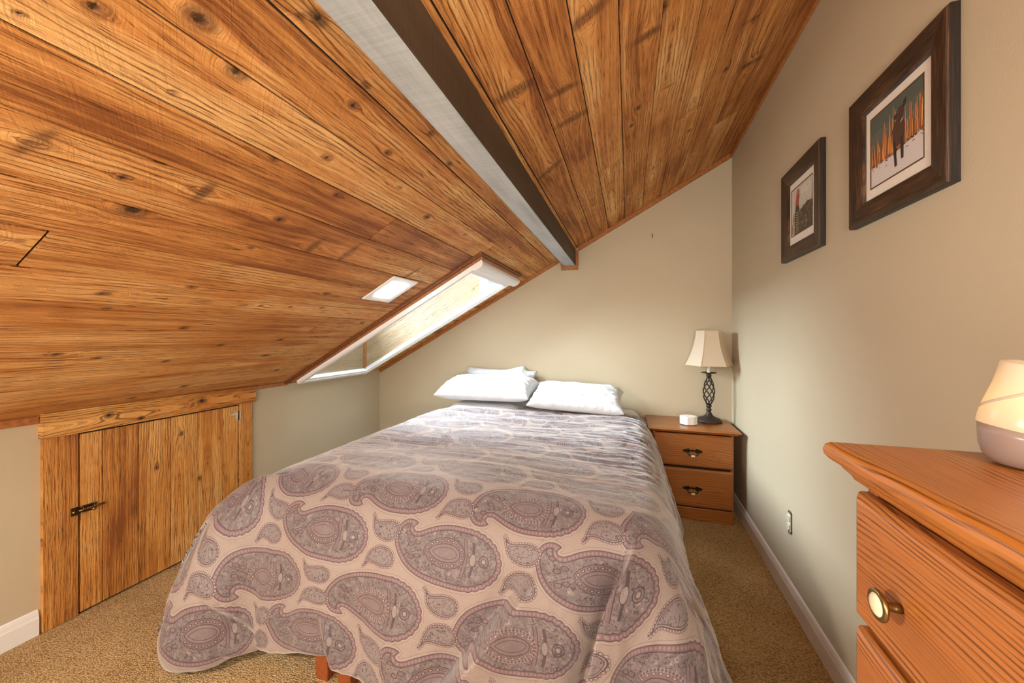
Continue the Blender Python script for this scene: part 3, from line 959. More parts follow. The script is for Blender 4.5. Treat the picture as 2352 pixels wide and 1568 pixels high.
bm = boxes((0.0005, 0.004, -0.465, 0.445, 0.0, 0.82)); obj('dark_reveal', bm, M['dark_gap'], door)
# header board
pk = Planks()
pk.add(Vector((XL + 0.034, 0.906, 0.814)) - DO, (0, 1, 0), (0, 0, 1), (1, 0, 0), 0.936, 0.106, 0.034, [(0.21, 0.06, 1.2, 0), (0.33, 0.02, 0.9, 0), (0.61, 0.06, 1.5, 0), (0.80, 0.055, 0.6, 0)], 0.52, res=0.010, vres=0.004, seed=240)
link('header_board', pk.mesh('header_board'), M['cedar_door'], door)
# slide bolt
bz = 0.468
bm = boxes((0.0205, 0.0225, 1.022 - 1.38, 1.078 - 1.38, bz - 0.016, bz + 0.016))
latch = obj('slide_bolt', bm, M['brass_dark'], door, bevel=0.001)
bm = boxes((0.0205, 0.0235, 0.994 - 1.38, 1.018 - 1.38, bz - 0.018, bz + 0.018), (0.0235, 0.034, 1.0 - 1.38, 1.014 - 1.38, bz - 0.012, bz - 0.008), (0.0235, 0.034, 1.0 - 1.38, 1.014 - 1.38, bz + 0.006, bz + 0.010), (0.032, 0.035, 1.0 - 1.38, 1.014 - 1.38, bz - 0.012, bz + 0.010))
obj('keeper', bm, M['brass_dark'], latch, bevel=0.001)
bm = bmesh.new(); tube(bm, [(0.028, 0.996 - 1.38, bz), (0.028, 1.060 - 1.38, bz), (0.028, 1.102 - 1.38, bz)], 0.0048, 12)
tube(bm, [(0.028, 1.056 - 1.38, bz), (0.040, 1.058 - 1.38, bz - 0.004), (0.048, 1.060 - 1.38, bz - 0.008)], [0.004, 0.004, 0.006], 10)
obj('bolt_rod', bm, M['brass'], latch, smooth=True)
bm = bmesh.new()
for yy in (1.030, 1.066):
    tube(bm, [(0.0225, yy - 1.38, bz + 0.012), (0.034, yy - 1.38, bz + 0.008), (0.0355, yy - 1.38, bz), (0.034, yy - 1.38, bz - 0.008), (0.0225, yy - 1.38, bz - 0.012)], 0.0025, 8)
obj('guide', bm, M['brass_dark'], latch, smooth=True)
bm = bmesh.new()
for yy, zz in ((1.028, 0.012), (1.072, 0.012), (1.028, -0.012), (1.072, -0.012)):
    box(bm, 0.0225, 0.0240, yy - 1.3825, yy - 1.3775, bz + zz - 0.0025, bz + zz + 0.0025)
obj('screw', bm, M['steel'], latch, bevel=0.001)
# offset tee hinge on the far stile
hz = 0.745
def leafshape(y, z0, z1, w):
    return [(y - w, z0 + 0.012), (y - w * 0.45, z0 + 0.006), (y, z0), (y + w * 0.45, z0 + 0.006), (y + w, z0 + 0.012), (y + w, z1 - 0.012), (y + w * 0.45, z1 - 0.006), (y, z1), (y - w * 0.45, z1 - 0.006), (y - w, z1 - 0.012)]
bm = prism([(p[0] - 1.38, p[1]) for p in leafshape(1.7265, hz - 0.034, hz + 0.034, 0.0055)], 0, FX - XL + 0.0005, FX - XL + 0.0025)
prism([(p[0] - 1.38, p[1]) for p in [(1.722, hz + 0.016), (1.722, hz + 0.006), (1.693, hz + 0.005), (1.684, hz + 0.011), (1.693, hz + 0.017)]], 0, FX - XL + 0.0005, FX - XL + 0.0025, 0, bm)
hinge = obj('hinge', bm, M['hinge_metal'], door)
bm = prism([(p[0] - 1.38, p[1]) for p in leafshape(1.7455, hz - 0.034, hz + 0.034, 0.0045)], 0, FX - XL + 0.0025, FX - XL + 0.0045)
obj('hinge_leaf', bm, M['hinge_metal'], hinge)
bm = bmesh.new(); tube(bm, [(0.0225, 1.7375 - 1.38, hz - 0.026), (0.0225, 1.7375 - 1.38, hz + 0.026)], 0.003, 10)
obj('hinge_pin', bm, M['brass_dark'], hinge, smooth=True)
bm = bmesh.new()
for yy, zz in ((1.7265, 0.024), (1.7265, -0.024), (1.7455, 0.024), (1.7455, -0.024), (1.691, 0.011)):
    xx = FX - XL + (0.0025 if yy < 1.74 else 0.0045)
    box(bm, xx, xx + 0.001, yy - 1.3815, yy - 1.3785, hz + zz - 0.0015, hz + zz + 0.0015)
obj('screw', bm, M['dark_gap'], hinge)

# ---------------------------------------------------------------- outlet without cover plate, nail hook
ol = thing('electrical_outlet', 'bare electrical outlet without cover plate low on the beige right wall', 'outlet', (xr(2.06), 2.06, 0.374), -WR)
obj('wall_box', boxes((-0.0022, 0.0002, -0.020, 0.020, -0.046, 0.046)), M['dark_gap'], ol)
bm = bmesh.new()
prism([(-0.009, -0.054), (0.009, -0.054), (0.013, -0.050), (0.013, -0.040), (-0.013, -0.040), (-0.013, -0.050)], 0, -0.006, -0.004, 0, bm)
prism([(-0.009, 0.054), (0.009, 0.054), (0.013, 0.050), (0.013, 0.040), (-0.013, 0.040), (-0.013, 0.050)], 0, -0.006, -0.004, 0, bm)
for v_ in list(bm.verts): pass
box(bm, -0.0052, -0.0042, -0.010, 0.010, -0.0405, 0.0405)
obj('strap', bm, M['steel'], ol)
for zc in (0.0195, -0.0195):
    pts = [(0.0165 * math.cos(t), 0.0165 * math.sin(t)) for t in [2 * math.pi * k / 24 for k in range(24)]]
    pts = [(max(-0.014, min(0.014, p[0])), zc + p[1]) for p in pts]
    rc = obj('receptacle', prism(pts, 0, -0.011, -0.003), M['outlet'], ol, bevel=0.001)
    obj('slot', boxes((-0.0114, -0.0109, -0.0070, -0.0052, zc - 0.002, zc + 0.006), (-0.0114, -0.0109, 0.0052, 0.0070, zc - 0.002, zc + 0.006), (-0.0114, -0.0109, -0.002, 0.002, zc - 0.010, zc - 0.006)), M['dark_gap'], rc)
obj('body', boxes((-0.006, -0.002, -0.014, 0.014, -0.040, 0.040)), M['outlet'], ol)
bm = bmesh.new()
tube(bm, [(0, 0.0, 0.018), (0, -0.008, 0.016), (0.001, -0.012, 0.008), (0, -0.009, 0.0), (0.002, -0.013, -0.008), (0.0, -0.010, -0.016)], 0.0022, 8)
hk = obj('wall_hook', bm, M['brass_dark'], None, smooth=True)
hk.location = (0.179, YB, 2.031)
tag(hk, 'tiny bent nail hook left in the back wall below the slope', 'hook')

# ---------------------------------------------------------------- framed pictures
def picture(yc, zc, hw, hh, pw_, ph_, dx, dy, label):
    """yc, zc centre; hw half width; print half size"""
    t = thing('framed_picture', label, 'picture', (xr(yc) - 0.0005, yc, zc), -WR, 'framed animal pictures')
    # local: x into wall is +, room is -x
    mw = 0.068
    prof = [(0.0, 0.0), (0.0, -0.018), (0.004, -0.023), (0.012, -0.0235), (mw - 0.010, -0.0165), (mw - 0.004, -0.0145), (mw, -0.010), (mw, -0.003)]
    me_v = []; me_f = []; gu = []; gg = []
    cor = [(-1, -1), (1, -1), (1, 1), (-1, 1)]
    for s_ in range(4):
        a, b = cor[s_], cor[(s_ + 1) % 4]
        L = 2 * (hw if s_ % 2 == 0 else hh); nseg = 2
        base = len(me_v); NS = 12
        for k in range(NS + 1):
            q = k / NS
            for j, (ins, xx) in enumerate(prof):
                pa = (a[0] * (hw - ins), a[1] * (hh - ins)); pb = (b[0] * (hw - ins), b[1] * (hh - ins))
                me_v.append((xx, pa[0] + (pb[0] - pa[0]) * q, pa[1] + (pb[1] - pa[1]) * q)); gu.append(q * L + s_ * 3.0); gg.append(ins - xx)
        n = len(prof)
        for k in range(NS):
            for j in range(n - 1):
                me_f.append((base + k * n + j, base + k * n + j + 1, base + (k + 1) * n + j + 1, base + (k + 1) * n + j))
    me = bpy.data.meshes.new('frame'); me.from_pydata(me_v, [], me_f); me.update()
    b_ = bmesh.new(); b_.from_mesh(me); bmesh.ops.recalc_face_normals(b_, faces=b_.faces); b_.to_mesh(me); b_.free()
    for nm, a_ in (('u', gu), ('g', gg)):
        at = me.attributes.new(nm, 'FLOAT', 'POINT'); at.data.foreach_set('value', a_)
    fo = link('frame', me, M['frame_wood'], t)
    # mat board with bevelled window
    iw, ih = hw - mw + 0.006, hh - mw + 0.006
    bm = bmesh.new()
    o4 = [(-iw, -ih), (iw, -ih), (iw, ih), (-iw, ih)]
    p4 = [(-pw_ + dx, -ph_ + dy), (pw_ + dx, -ph_ + dy), (pw_ + dx, ph_ + dy), (-pw_ + dx, ph_ + dy)]
    vo = [bm.verts.new((-0.0065, *p)) for p in o4]
    vi = [bm.verts.new((-0.0065, p[0] + (0.005 if p[0] > dx else -0.005), p[1] + (0.005 if p[1] > dy else -0.005))) for p in p4]
    vj = [bm.verts.new((-0.0050, *p)) for p in p4]
    for k in range(4):
        bm.faces.new((vo[k], vo[(k + 1) % 4], vi[(k + 1) % 4], vi[k]))
    mt = obj('mat_board', bm, M['mat_board'], t)
    for k in range(1): pass
    bm = bmesh.new()
    w1 = [bm.verts.new((-0.0062, p[0] + (0.0048 if p[0] > dx else -0.0048), p[1] + (0.0048 if p[1] > dy else -0.0048))) for p in p4]
    w2 = [bm.verts.new((-0.0055, p[0] + (0.001 if p[0] > dx else -0.001), p[1] + (0.001 if p[1] > dy else -0.001))) for p in p4]
    for k in range(4): bm.faces.new((w1[k], w1[(k + 1) % 4], w2[(k + 1) % 4], w2[k]))
    obj('inner_fillet', bm, M['fillet'], mt)
    return t, fo, mt


M['fillet'] = simple('brown_fillet', (0.12, 0.062, 0.02), 0.6)
ART = {}
def art_mat(c, r=0.7):
    key = tuple(c)
    if key not in ART: ART[key] = simple('print_ink_%d' % len(ART), c, r)
    return ART[key]


def print_mesh(name, t, polys, parent, W_, H_):
    """polys: (colour, points in 0..1 picture space, layer); picture right is toward -y (seen from the room)"""
    bm = bmesh.new(); mats = []
    for (c, pts, ly) in polys:
        m_ = art_mat(c)
        if m_ not in mats: mats.append(m_)
        vs = [bm.verts.new((-0.0056 - ly * 0.00006, (0.5 - p[0]) * 2 * W_, (p[1] - 0.5) * 2 * H_)) for p in pts]
        try:
            f = bm.faces.new(vs); f.material_index = mats.index(m_)
        except ValueError: pass
    bmesh.ops.triangulate(bm, faces=bm.faces)
    me = bpy.data.meshes.new(name); bm.to_mesh(me); bm.free()
    return link(name, me, mats, parent)


def blob(cx, cy, rx, ry, n=16, rot=0.0):
    return [(cx + rx * math.cos(a) * math.cos(rot) - ry * math.sin(a) * math.sin(rot), cy + rx * math.cos(a) * math.sin(rot) + ry * math.sin(a) * math.cos(rot)) for a in [2 * math.pi * k / n for k in range(n)]]


ra_ = random.Random(4)
FULL = [(0, 0), (1, 0), (1, 1), (0, 1)]
t1, f1, m1 = picture(1.306, 1.7975, 0.206, 0.203, 0.108, 0.103, 0.006, 0.003, 'framed picture of a brown calf in snow and orange reeds, nearer the camera')
P_ = [((0.085, 0.105, 0.088), FULL, 0), ((0.115, 0.125, 0.105), [(0, .55), (1, .62), (1, .85), (.5, .8), (0, .75)], 1),
      ((0.64, 0.60, 0.60), [(0, 0), (1, 0), (1, .36), (.8, .33), (.6, .30), (.4, .27), (.2, .29), (0, .31)], 2)]
cols = [(0.62, 0.21, 0.04), (0.50, 0.14, 0.03), (0.70, 0.33, 0.09), (0.32, 0.09, 0.03), (0.74, 0.46, 0.20), (0.18, 0.07, 0.04)]
for k in range(150):
    x = ra_.random(); y0 = .27 + .08 * x + ra_.uniform(-.02, .05); hgt = ra_.uniform(.12, .36) + .14 * x * ra_.random() + (.18 if ra_.random() < .12 else 0)
    w = ra_.uniform(.005, .013); lean = ra_.uniform(-.02, .02)
    P_.append((ra_.choice(cols), [(x - w, y0), (x + w, y0), (x + w * .3 + lean, min(.99, y0 + hgt)), (x - w * .3 + lean, min(.99, y0 + hgt))], 3 + k % 5))
for k in range(46):
    x = ra_.random(); y = .30 + .06 * x + ra_.uniform(-.16, .04) * ra_.random(); w = ra_.uniform(.01, .05); a = ra_.uniform(-.5, .7)
    P_.append(((0.07, 0.045, 0.035), [(x, y), (x + w, y + w * a), (x + w, y + w * a + .009), (x, y + .009)], 9))
BR, DB, LBR = (0.085, 0.042, 0.026), (0.045, 0.023, 0.017), (0.36, 0.095, 0.030)
P_ += [(LBR, [(.47, .66), (.52, .72), (.56, .62), (.52, .45), (.46, .42)], 10), (LBR, [(.66, .66), (.69, .64), (.70, .52), (.66, .5)], 10),
       (BR, [(.45, .60), (.50, .70), (.58, .72), (.66, .68), (.69, .58), (.67, .44), (.62, .36), (.52, .36), (.46, .44)], 11),
       (DB, [(.46, .46), (.51, .44), (.535, .30), (.525, .14), (.545, .10), (.50, .09), (.495, .20), (.48, .32)], 12),
       (DB, [(.60, .44), (.67, .46), (.665, .32), (.645, .20), (.665, .15), (.62, .15), (.615, .26)], 12),
       (BR, [(.53, .66), (.54, .78), (.57, .85), (.63, .86), (.67, .80), (.665, .72), (.64, .64), (.60, .61), (.56, .62)], 13),
       (DB, [(.645, .82), (.67, .90), (.715, .92), (.71, .85), (.67, .80)], 13), (DB, [(.55, .80), (.49, .79), (.475, .75), (.51, .72), (.55, .75)], 13),
       (DB, blob(.615, .665, .035, .035), 14), ((0.60, 0.52, 0.48), [(.605, .628), (.645, .655), (.655, .69), (.635, .675), (.61, .645)], 15),
       ((0.01, 0.008, 0.008), blob(.595, .755, .008, .010, 8), 15), ((0.01, 0.008, 0.008), blob(.645, .765, .008, .010, 8), 15)]
pr = print_mesh('print', t1, P_, m1, 0.108, 0.103); pr.location = (0, 0.006, 0.003)

t2, f2, m2 = picture(1.914, 1.7985, 0.195, 0.2065, 0.105, 0.102, 0.008, 0.004, 'framed picture of a red-headed turkey in dry grass, farther along the wall')
P2 = [((0.56, 0.54, 0.49), FULL, 0), ((0.62, 0.60, 0.55), blob(.7, .85, .25, .1), 1)]
for k in range(150):
    x = ra_.random(); y = ra_.uniform(0, .38 + .22 * x); w = ra_.uniform(.012, .03); hh_ = ra_.uniform(.04, .14); ln = ra_.uniform(-.05, .07)
    P2.append((ra_.choice([(0.42, 0.23, 0.10), (0.30, 0.17, 0.08), (0.50, 0.33, 0.16), (0.22, 0.15, 0.08)]), [(x - w, y), (x + w, y), (x + ln, y + hh_)], 2 + k % 5))
P2 += [((0.085, 0.068, 0.045), [(.34, .0), (1, .0), (1, .52), (.80, .545), (.60, .50), (.46, .47), (.36, .40)], 8),
       ((0.075, 0.062, 0.042), [(.16, 0), (.40, 0), (.42, .30), (.40, .52), (.36, .62), (.22, .62), (.18, .45), (.20, .20)], 9)]
for k in range(110):
    x = ra_.uniform(.38, 1); y = ra_.uniform(.02, .48); l_ = ra_.uniform(.03, .09)
    P2.append((ra_.choice([(0.16, 0.12, 0.06), (0.25, 0.13, 0.06), (0.30, 0.26, 0.16), (0.05, 0.045, 0.03)]), [(x, y), (x + l_, y + l_ * .7), (x + l_, y + l_ * .7 + .016), (x, y + .012)], 10 + k % 3))
for k in range(9):
    y = .04 + k * .052
    P2.append(((0.44, 0.36, 0.22), [(.22, y), (.30, y - .02), (.38, y + .012), (.38, y + .026), (.30, y - .002), (.22, y + .016)], 13))
RD = (0.42, 0.085, 0.062)
P2 += [(RD, [(.20, .60), (.37, .60), (.37, .70), (.36, .78), (.40, .86), (.39, .93), (.33, .955), (.27, .92), (.25, .82), (.22, .70)], 14),
       ((0.50, 0.22, 0.19), [(.31, .84), (.37, .85), (.385, .91), (.34, .935), (.30, .90)], 15),
       ((0.42, 0.30, 0.18), [(.39, .85), (.45, .815), (.46, .80), (.40, .815)], 15), ((0.012, 0.01, 0.01), blob(.355, .885, .012, .012, 8), 16),
       (RD, [(.37, .80), (.42, .79), (.40, .74), (.36, .72)], 15), ((0.10, 0.09, 0.08), [(.62, .72), (.66, .78), (.65, .73)], 15), ((0.10, 0.09, 0.08), [(.78, .86), (.82, .91), (.80, .86)], 15)]
pr = print_mesh('print', t2, P2, m2, 0.105, 0.102); pr.location = (0, 0.008, 0.004)

# ---------------------------------------------------------------- nightstand
NX, NY = 0.41, 2.94
ns = thing('nightstand', 'two-drawer oak nightstand with brass pulls in the corner beside the bed', 'nightstand', (NX, NY, 0))
nx0, nx1, ny0, ny1 = -0.25, 0.25, -0.163, 0.19
bm = boxes((nx0, nx0 + 0.018, ny0, ny1, 0, 0.586), (nx1 - 0.018, nx1, ny0, ny1, 0, 0.586), (nx0 + 0.018, nx1 - 0.018, ny1 - 0.01, ny1, 0.02, 0.586))
body = obj('side_panels', bm, M['oak_z'], ns, bevel=0.002)
obj('plinth', boxes((nx0 + 0.004, nx1 - 0.004, ny0 - 0.006, ny0 + 0.014, 0.0, 0.086)), M['oak_x'], ns, bevel=0.004)
obj('inner_rails', boxes((nx0 + 0.018, nx1 - 0.018, ny0 + 0.008, ny0 + 0.03, 0.09, 0.586)), M['dark_gap'], ns)
# moulded top
bm = bmesh.new()
prof = [(0.0, 0.586), (0.012, 0.587), (0.022, 0.592), (0.028, 0.600), (0.036, 0.602), (0.040, 0.607), (0.037, 0.614), (0.030, 0.617)]
def tray(bm, prof, x0, x1, y0, y1, back_flush=True):
    rings = []
    for o, z in prof:
        yb = y1 if back_flush else y1 + o
        rings.append([bm.verts.new(p) for p in ((x0 - o, y0 - o, z), (x1 + o, y0 - o, z), (x1 + o, yb, z), (x0 - o, yb, z))])
    for a, b in zip(rings, rings[1:]):
        for k in range(4): bm.faces.new((a[k], a[(k + 1) % 4], b[(k + 1) % 4], b[k]))
    bm.faces.new(rings[0][::-1]); bm.faces.new(rings[-1])
tray(bm, prof, nx0 + 0.005, nx1, ny0 + 0.004, ny1 + 0.020)
obj('top', bm, M['oak_top'], ns)
def pull(parent, cz):
    """bail pull with scrolled rosettes and a cream grip"""
    yf = ny0 - 0.020
    bm = bmesh.new()
    for sx in (-1, 1):
        prism([(sx * q[0], cz + 0.008 + q[1]) for q in ((0.020, -0.010), (0.030, -0.014), (0.042, -0.008), (0.050, -0.010), (0.058, -0.003), (0.065, 0.001), (0.058, 0.006), (0.050, 0.009), (0.042, 0.012), (0.032, 0.013), (0.024, 0.017), (0.014, 0.008))], 1, yf - 0.003, yf - 0.0002, 0, bm)
    prism([(x, cz + 0.008 + 0.0045 + 0.006 * math.cos(x * 80)) for x in (-0.022, -0.011, 0, 0.011, 0.022)] + [(x, cz + 0.004) for x in (0.022, -0.022)], 1, yf - 0.0025, yf - 0.0002, 0, bm)
    h = obj('handle', bm, M['pull_bronze'], parent, bevel=0.0008)
    bm = bmesh.new()
    pts = [(-0.036, yf - 0.004, cz + 0.008), (-0.034, yf - 0.016, cz + 0.004), (-0.030, yf - 0.021, cz - 0.006), (-0.020, yf - 0.022, cz - 0.016), (-0.011, yf - 0.022, cz - 0.020), (0.011, yf - 0.022, cz - 0.020), (0.020, yf - 0.022, cz - 0.016), (0.030, yf - 0.021, cz - 0.006), (0.034, yf - 0.016, cz + 0.004), (0.036, yf - 0.004, cz + 0.008)]
    tube(bm, pts, 0.0036, 10)
    # bail and grip ride with the handle
    hb = bm
    o = obj('bail', hb, M['pull_bronze'], parent, smooth=True)
    bm = bmesh.new(); tube(bm, [(-0.013, yf - 0.022, cz - 0.020), (-0.010, yf - 0.022, cz - 0.020), (0.0, yf - 0.022, cz - 0.0205), (0.010, yf - 0.022, cz - 0.020), (0.013, yf - 0.022, cz - 0.020)], [0.004, 0.0058, 0.0068, 0.0058, 0.004], 14)
    obj('ceramic_grip', bm, M['ceramic'], parent, smooth=True)
def dfront(parent, z0, z1, open_, name='drawer'):
    bm = bmesh.new()
    prof = [(0.0, 0.0), (0.0, 0.010), (0.003, 0.014), (0.010, 0.019), (0.012, 0.020)]
    x0, x1 = nx0 + 0.004, nx1 - 0.004; yb = ny0
    rings = [[bm.verts.new(p) for p in ((x0 + i, yb - o, z0 + i), (x1 - i, yb - o, z0 + i), (x1 - i, yb - o, z1 - i), (x0 + i, yb - o, z1 - i))] for i, o in prof]
    for a, b in zip(rings, rings[1:]):
        for k in range(4): bm.faces.new((a[k], a[(k + 1) % 4], b[(k + 1) % 4], b[k]))
    bm.faces.new(rings[0]); bm.faces.new(rings[-1])
    d = obj(name, bm, M['oak_x'], parent)
    if open_: d.location = (0, -open_, 0)
    return d
d1 = dfront(ns, 0.364, 0.580, 0.0); pull(d1, 0.463)
d2 = dfront(ns, 0.096, 0.350, 0.0); pull(d2, 0.212)

# ---------------------------------------------------------------- table lamp
lamp = thing('table_lamp', 'table lamp with twisted dark iron cage stem and cream bell shade', 'lamp', (0.560, 3.035, 0.6175))
bm = lathe([(0, 0), (0.086, 0), (0.088, 0.006), (0.084, 0.013), (0.078, 0.020), (0.070, 0.026), (0.050, 0.033), (0.032, 0.042), (0.022, 0.054), (0.015, 0.070), (0.013, 0.080), (0.018, 0.084), (0.019, 0.090), (0.013, 0.096), (0.013, 0.104), (0.017, 0.108), (0.019, 0.116), (0.016, 0.122), (0, 0.124)], 40)
obj('base', bm, M['iron'], lamp, smooth=True)
bm = bmesh.new()
z0, z1 = 0.122, 0.330
for k in range(6):
    pts = []
    for i in range(25):
        q = i / 24; r = 0.008 + 0.029 * math.sin(math.pi * q ** 0.85) ** 0.85 if 0 < q < 1 else 0.008
        a = 2 * math.pi * k / 6 + 2 * math.pi * 0.62 * q
        pts.append((r * math.cos(a), r * math.sin(a), z0 + (z1 - z0) * q))
    tube(bm, pts, 0.0042, 8)
obj('twisted_cage', bm, M['iron'], lamp, smooth=True)
bm = lathe([(0, 0.328), (0.014, 0.328), (0.018, 0.334), (0.015, 0.342), (0.016, 0.348), (0.030, 0.351), (0.048, 0.354), (0.052, 0.358), (0.049, 0.360), (0.030, 0.358), (0.012, 0.358), (0, 0.358)], 32)
obj('drip_dish', bm, M['iron'], lamp, smooth=True)
bm = lathe([(0, 0.358), (0.0115, 0.358), (0.0115, 0.455), (0.006, 0.457), (0.006, 0.50), (0, 0.50)], 20)
obj('candle_sleeve', bm, simple('ivory_sleeve', (0.74, 0.70, 0.62), 0.5), lamp, smooth=False)
# six-sided bell shade
bm = bmesh.new(); rows = []
A0 = R(-17.28 * -1)
NH = 12
for i in range(NH + 1):
    q = i / NH; z = 0.412 + 0.250 * q
    rad = 0.086 + 0.072 * (1 - q) ** 1.75
    row = []
    for k in range(6):
        # the flat seam facing the room sits slightly right of the stem
        ang = R(-90 + 14 + 17.28 + 60 * k)
        ang2 = R(-90 + 14 + 17.28 + 60 * (k + 1))
        for jj in range(6):
            w = jj / 6
            px = math.cos(ang) * (1 - w) + math.cos(ang2) * w; py = math.sin(ang) * (1 - w) + math.sin(ang2) * w
            row.append(bm.verts.new((rad * px, rad * py, z + 0.006 * math.sin(math.pi * w) * (1 - q) * 0)))
    rows.append(row)
for a, b in zip(rows, rows[1:]):
    for k in range(36): bm.faces.new((a[k], a[(k + 1) % 36], b[(k + 1) % 36], b[k]))
sh = obj('lamp_shade', bm, M['shade'], lamp)
bm = bmesh.new()
for k in range(6):
    tube(bm, [rows_p for rows_p in [((0.0865 + 0.072 * (1 - i / NH) ** 1.75) * math.cos(R(-58.72 + 60 * k)) , (0.0865 + 0.072 * (1 - i / NH) ** 1.75) * math.sin(R(-58.72 + 60 * k)), 0.412 + 0.25 * i / NH) for i in range(NH + 1)]], 0.0017, 6)
for zz, rr in ((0.412, 0.1585), (0.662, 0.0865)):
    pts = [(rr * math.cos(R(-58.72 + 60 * k)), rr * math.sin(R(-58.72 + 60 * k)), zz) for k in range(7)]
    for a, b in zip(pts, pts[1:]): tube(bm, [a, b], 0.0026, 6)
obj('piping', bm, simple('shade_piping', (0.62, 0.47, 0.31), 0.8), sh)
bm = bmesh.new()
for k in range(3):
    a = R(120 * k + 10)
    tube(bm, [(0, 0, 0.5), (0.075 * math.cos(a), 0.075 * math.sin(a), 0.655)], 0.0015, 6)
obj('shade_carrier', bm, M['brass'], lamp)

# white eight-sided device
dv = thing('sensor_box', 'small white eight-sided box sitting on the nightstand in front of the lamp', 'box', (0.405, 2.90, 0.6175), R(10))
pts = [(0.058 * math.cos(R(22.5 + 45 * k)), 0.050 * math.sin(R(22.5 + 45 * k))) for k in range(8)]
obj('shell', prism(pts, 2, 0.003, 0.060), M['device'], dv, bevel=0.003)
pts = [(0.052 * math.cos(R(22.5 + 45 * k)), 0.045 * math.sin(R(22.5 + 45 * k))) for k in range(8)]
obj('foot_pad', prism(pts, 2, 0.0, 0.004), M['dark_gap'], dv)

# ---------------------------------------------------------------- dresser
DY1 = 0.625                                    # far end of the carcass
ds = thing('dresser', 'oak chest of drawers with bright moulded edges standing in the right foreground', 'dresser', (0.50, 0.18, 0))
def dl(x, y): return x - 0.50, y - 0.18
fx, by0 = 0.308, -0.24
x0, _ = dl(fx, 0); x1 = 0.197; y1 = DY1 - 0.18; y0 = by0 - 0.18
bm = boxes((x0, x1, y1 - 0.018, y1, 0, 1.05), (x0, x1, y0, y0 + 0.018, 0, 1.05), (x1 - 0.008, x1, y0 + 0.018, y1 - 0.018, 0.02, 1.05))
obj('side_panels', bm, M['oak_z'], ds, bevel=0.002)
obj('face_rails', boxes((x0 + 0.004, x0 + 0.02, y0 + 0.018, y1 - 0.018, 0.06, 1.05)), M['oak_dx2'], ds)
obj('plinth', boxes((x0 - 0.004, x0 + 0.014, y0 + 0.004, y1 - 0.004, 0.0, 0.075)), M['oak_dx'], ds, bevel=0.003)
prof = [(0.004, 1.047), (0.010, 1.050), (0.013, 1.056), (0.020, 1.063), (0.021, 1.068), (0.030, 1.071), (0.035, 1.077), (0.036, 1.084), (0.034, 1.091), (0.029, 1.0955), (0.022, 1.0962)]
bm = bmesh.new(); rings = []
for o, z in prof:
    rings.append([bm.verts.new(p) for p in ((x0 - o, y0 - o, z), (x1 + 0.006, y0 - o, z), (x1 + 0.006, y1 + o, z), (x0 - o, y1 + o, z))])
for a, b in zip(rings, rings[1:]):
    for k in range(4): bm.faces.new((a[k], a[(k + 1) % 4], b[(k + 1) % 4], b[k]))
bm.faces.new(rings[0][::-1]); bm.faces.new(rings[-1])
obj('top', bm, M['oak_dtop'], ds, bevel=0.0012)
def dresser_drawer(z0, z1, m):
    bm = bmesh.new()
    pr = [(0.0, 0.0), (0.0, 0.009), (0.0015, 0.0125), (0.0075, 0.0175), (0.0105, 0.0185), (0.013, 0.0185)]
    ya, yb = y0 + 0.006, y1 - 0.004
    rr_ = [[bm.verts.new(p) for p in ((x0 - o, ya + i, z0 + i), (x0 - o, yb - i, z0 + i), (x0 - o, yb - i, z1 - i), (x0 - o, ya + i, z1 - i))] for i, o in pr]
    for a, b in zip(rr_, rr_[1:]):
        for k in range(4): bm.faces.new((a[k], a[(k + 1) % 4], b[(k + 1) % 4], b[k]))
    bm.faces.new(rr_[0]); bm.faces.new(rr_[-1])
    d = obj('drawer', bm, m, ds)
    for ky in (0.527, -0.14):
        _, yk = dl(0, ky); zk = (z0 + z1) / 2 - 0.012
        xk = x0 - 0.0185
        bm = lathe([(0, 0), (0.0055, 0.0), (0.005, 0.006), (0.0045, 0.012), (0.007, 0.0155), (0.0135, 0.0165), (0.0165, 0.0185), (0.0170, 0.0205), (0.0160, 0.0220), (0.0130, 0.0226), (0.0120, 0.0222)], 32)
        for v in bm.verts: v.co = Vector((xk - v.co.z, yk + v.co.x, zk + v.co.y))
        kb = obj('knob', bm, M['brass'], d, smooth=True)
        bm = lathe([(0.0124, 0.0218), (0.0105, 0.0238), (0.007, 0.0252), (0.003, 0.0258), (0, 0.0259)], 32)
        for v in bm.verts: v.co = Vector((xk - v.co.z, yk + v.co.x, zk + v.co.y))
        obj('ceramic_face', bm, M['ceramic'], d, smooth=True)
    return d
dz = 1.040
for i in range(5):
    h_ = 0.166 if i < 2 else 0.203
    dresser_drawer(dz - h_, dz, M['oak_dx'] if i % 2 == 0 else M['oak_dx2']); dz -= h_ + 0.014

# ---------------------------------------------------------------- glowing aroma diffuser
df = thing('aroma_diffuser', 'glowing frosted aroma diffuser with smoky base standing on the dresser', 'diffuser', (0.450, 0.592, 1.0965))
NS = 48
def drow(z_fn, r_fn, n): return None
bm = lathe([(0, 0.001), (0.030, 0.001), (0.036, 0.004), (0.041, 0.012), (0.0435, 0.022), (0.0443, 0.034), (0.0443, 0.040), (0.0425, 0.040), (0.0418, 0.022), (0.038, 0.010), (0.030, 0.005), (0, 0.005)], NS)
for v in bm.verts:
    if v.co.z > 0.030:
        a = math.atan2(v.co.y, v.co.x)
        v.co.z += 0.008 * math.cos(a - R(165)) * (1 if v.co.z > 0.036 else 0.4)
obj('base', bm, M['diff_base'], df, smooth=True)
bm = lathe([(0.0450, 0.0405), (0.0452, 0.046), (0.0438, 0.058), (0.0410, 0.070), (0.0370, 0.082), (0.0325, 0.096), (0.0290, 0.108), (0.0272, 0.117), (0.0262, 0.1200), (0.0235, 0.1205), (0.0215, 0.117), (0.0185, 0.1120), (0.010, 0.1100), (0.006, 0.1105), (0.004, 0.108), (0, 0.108)], NS)
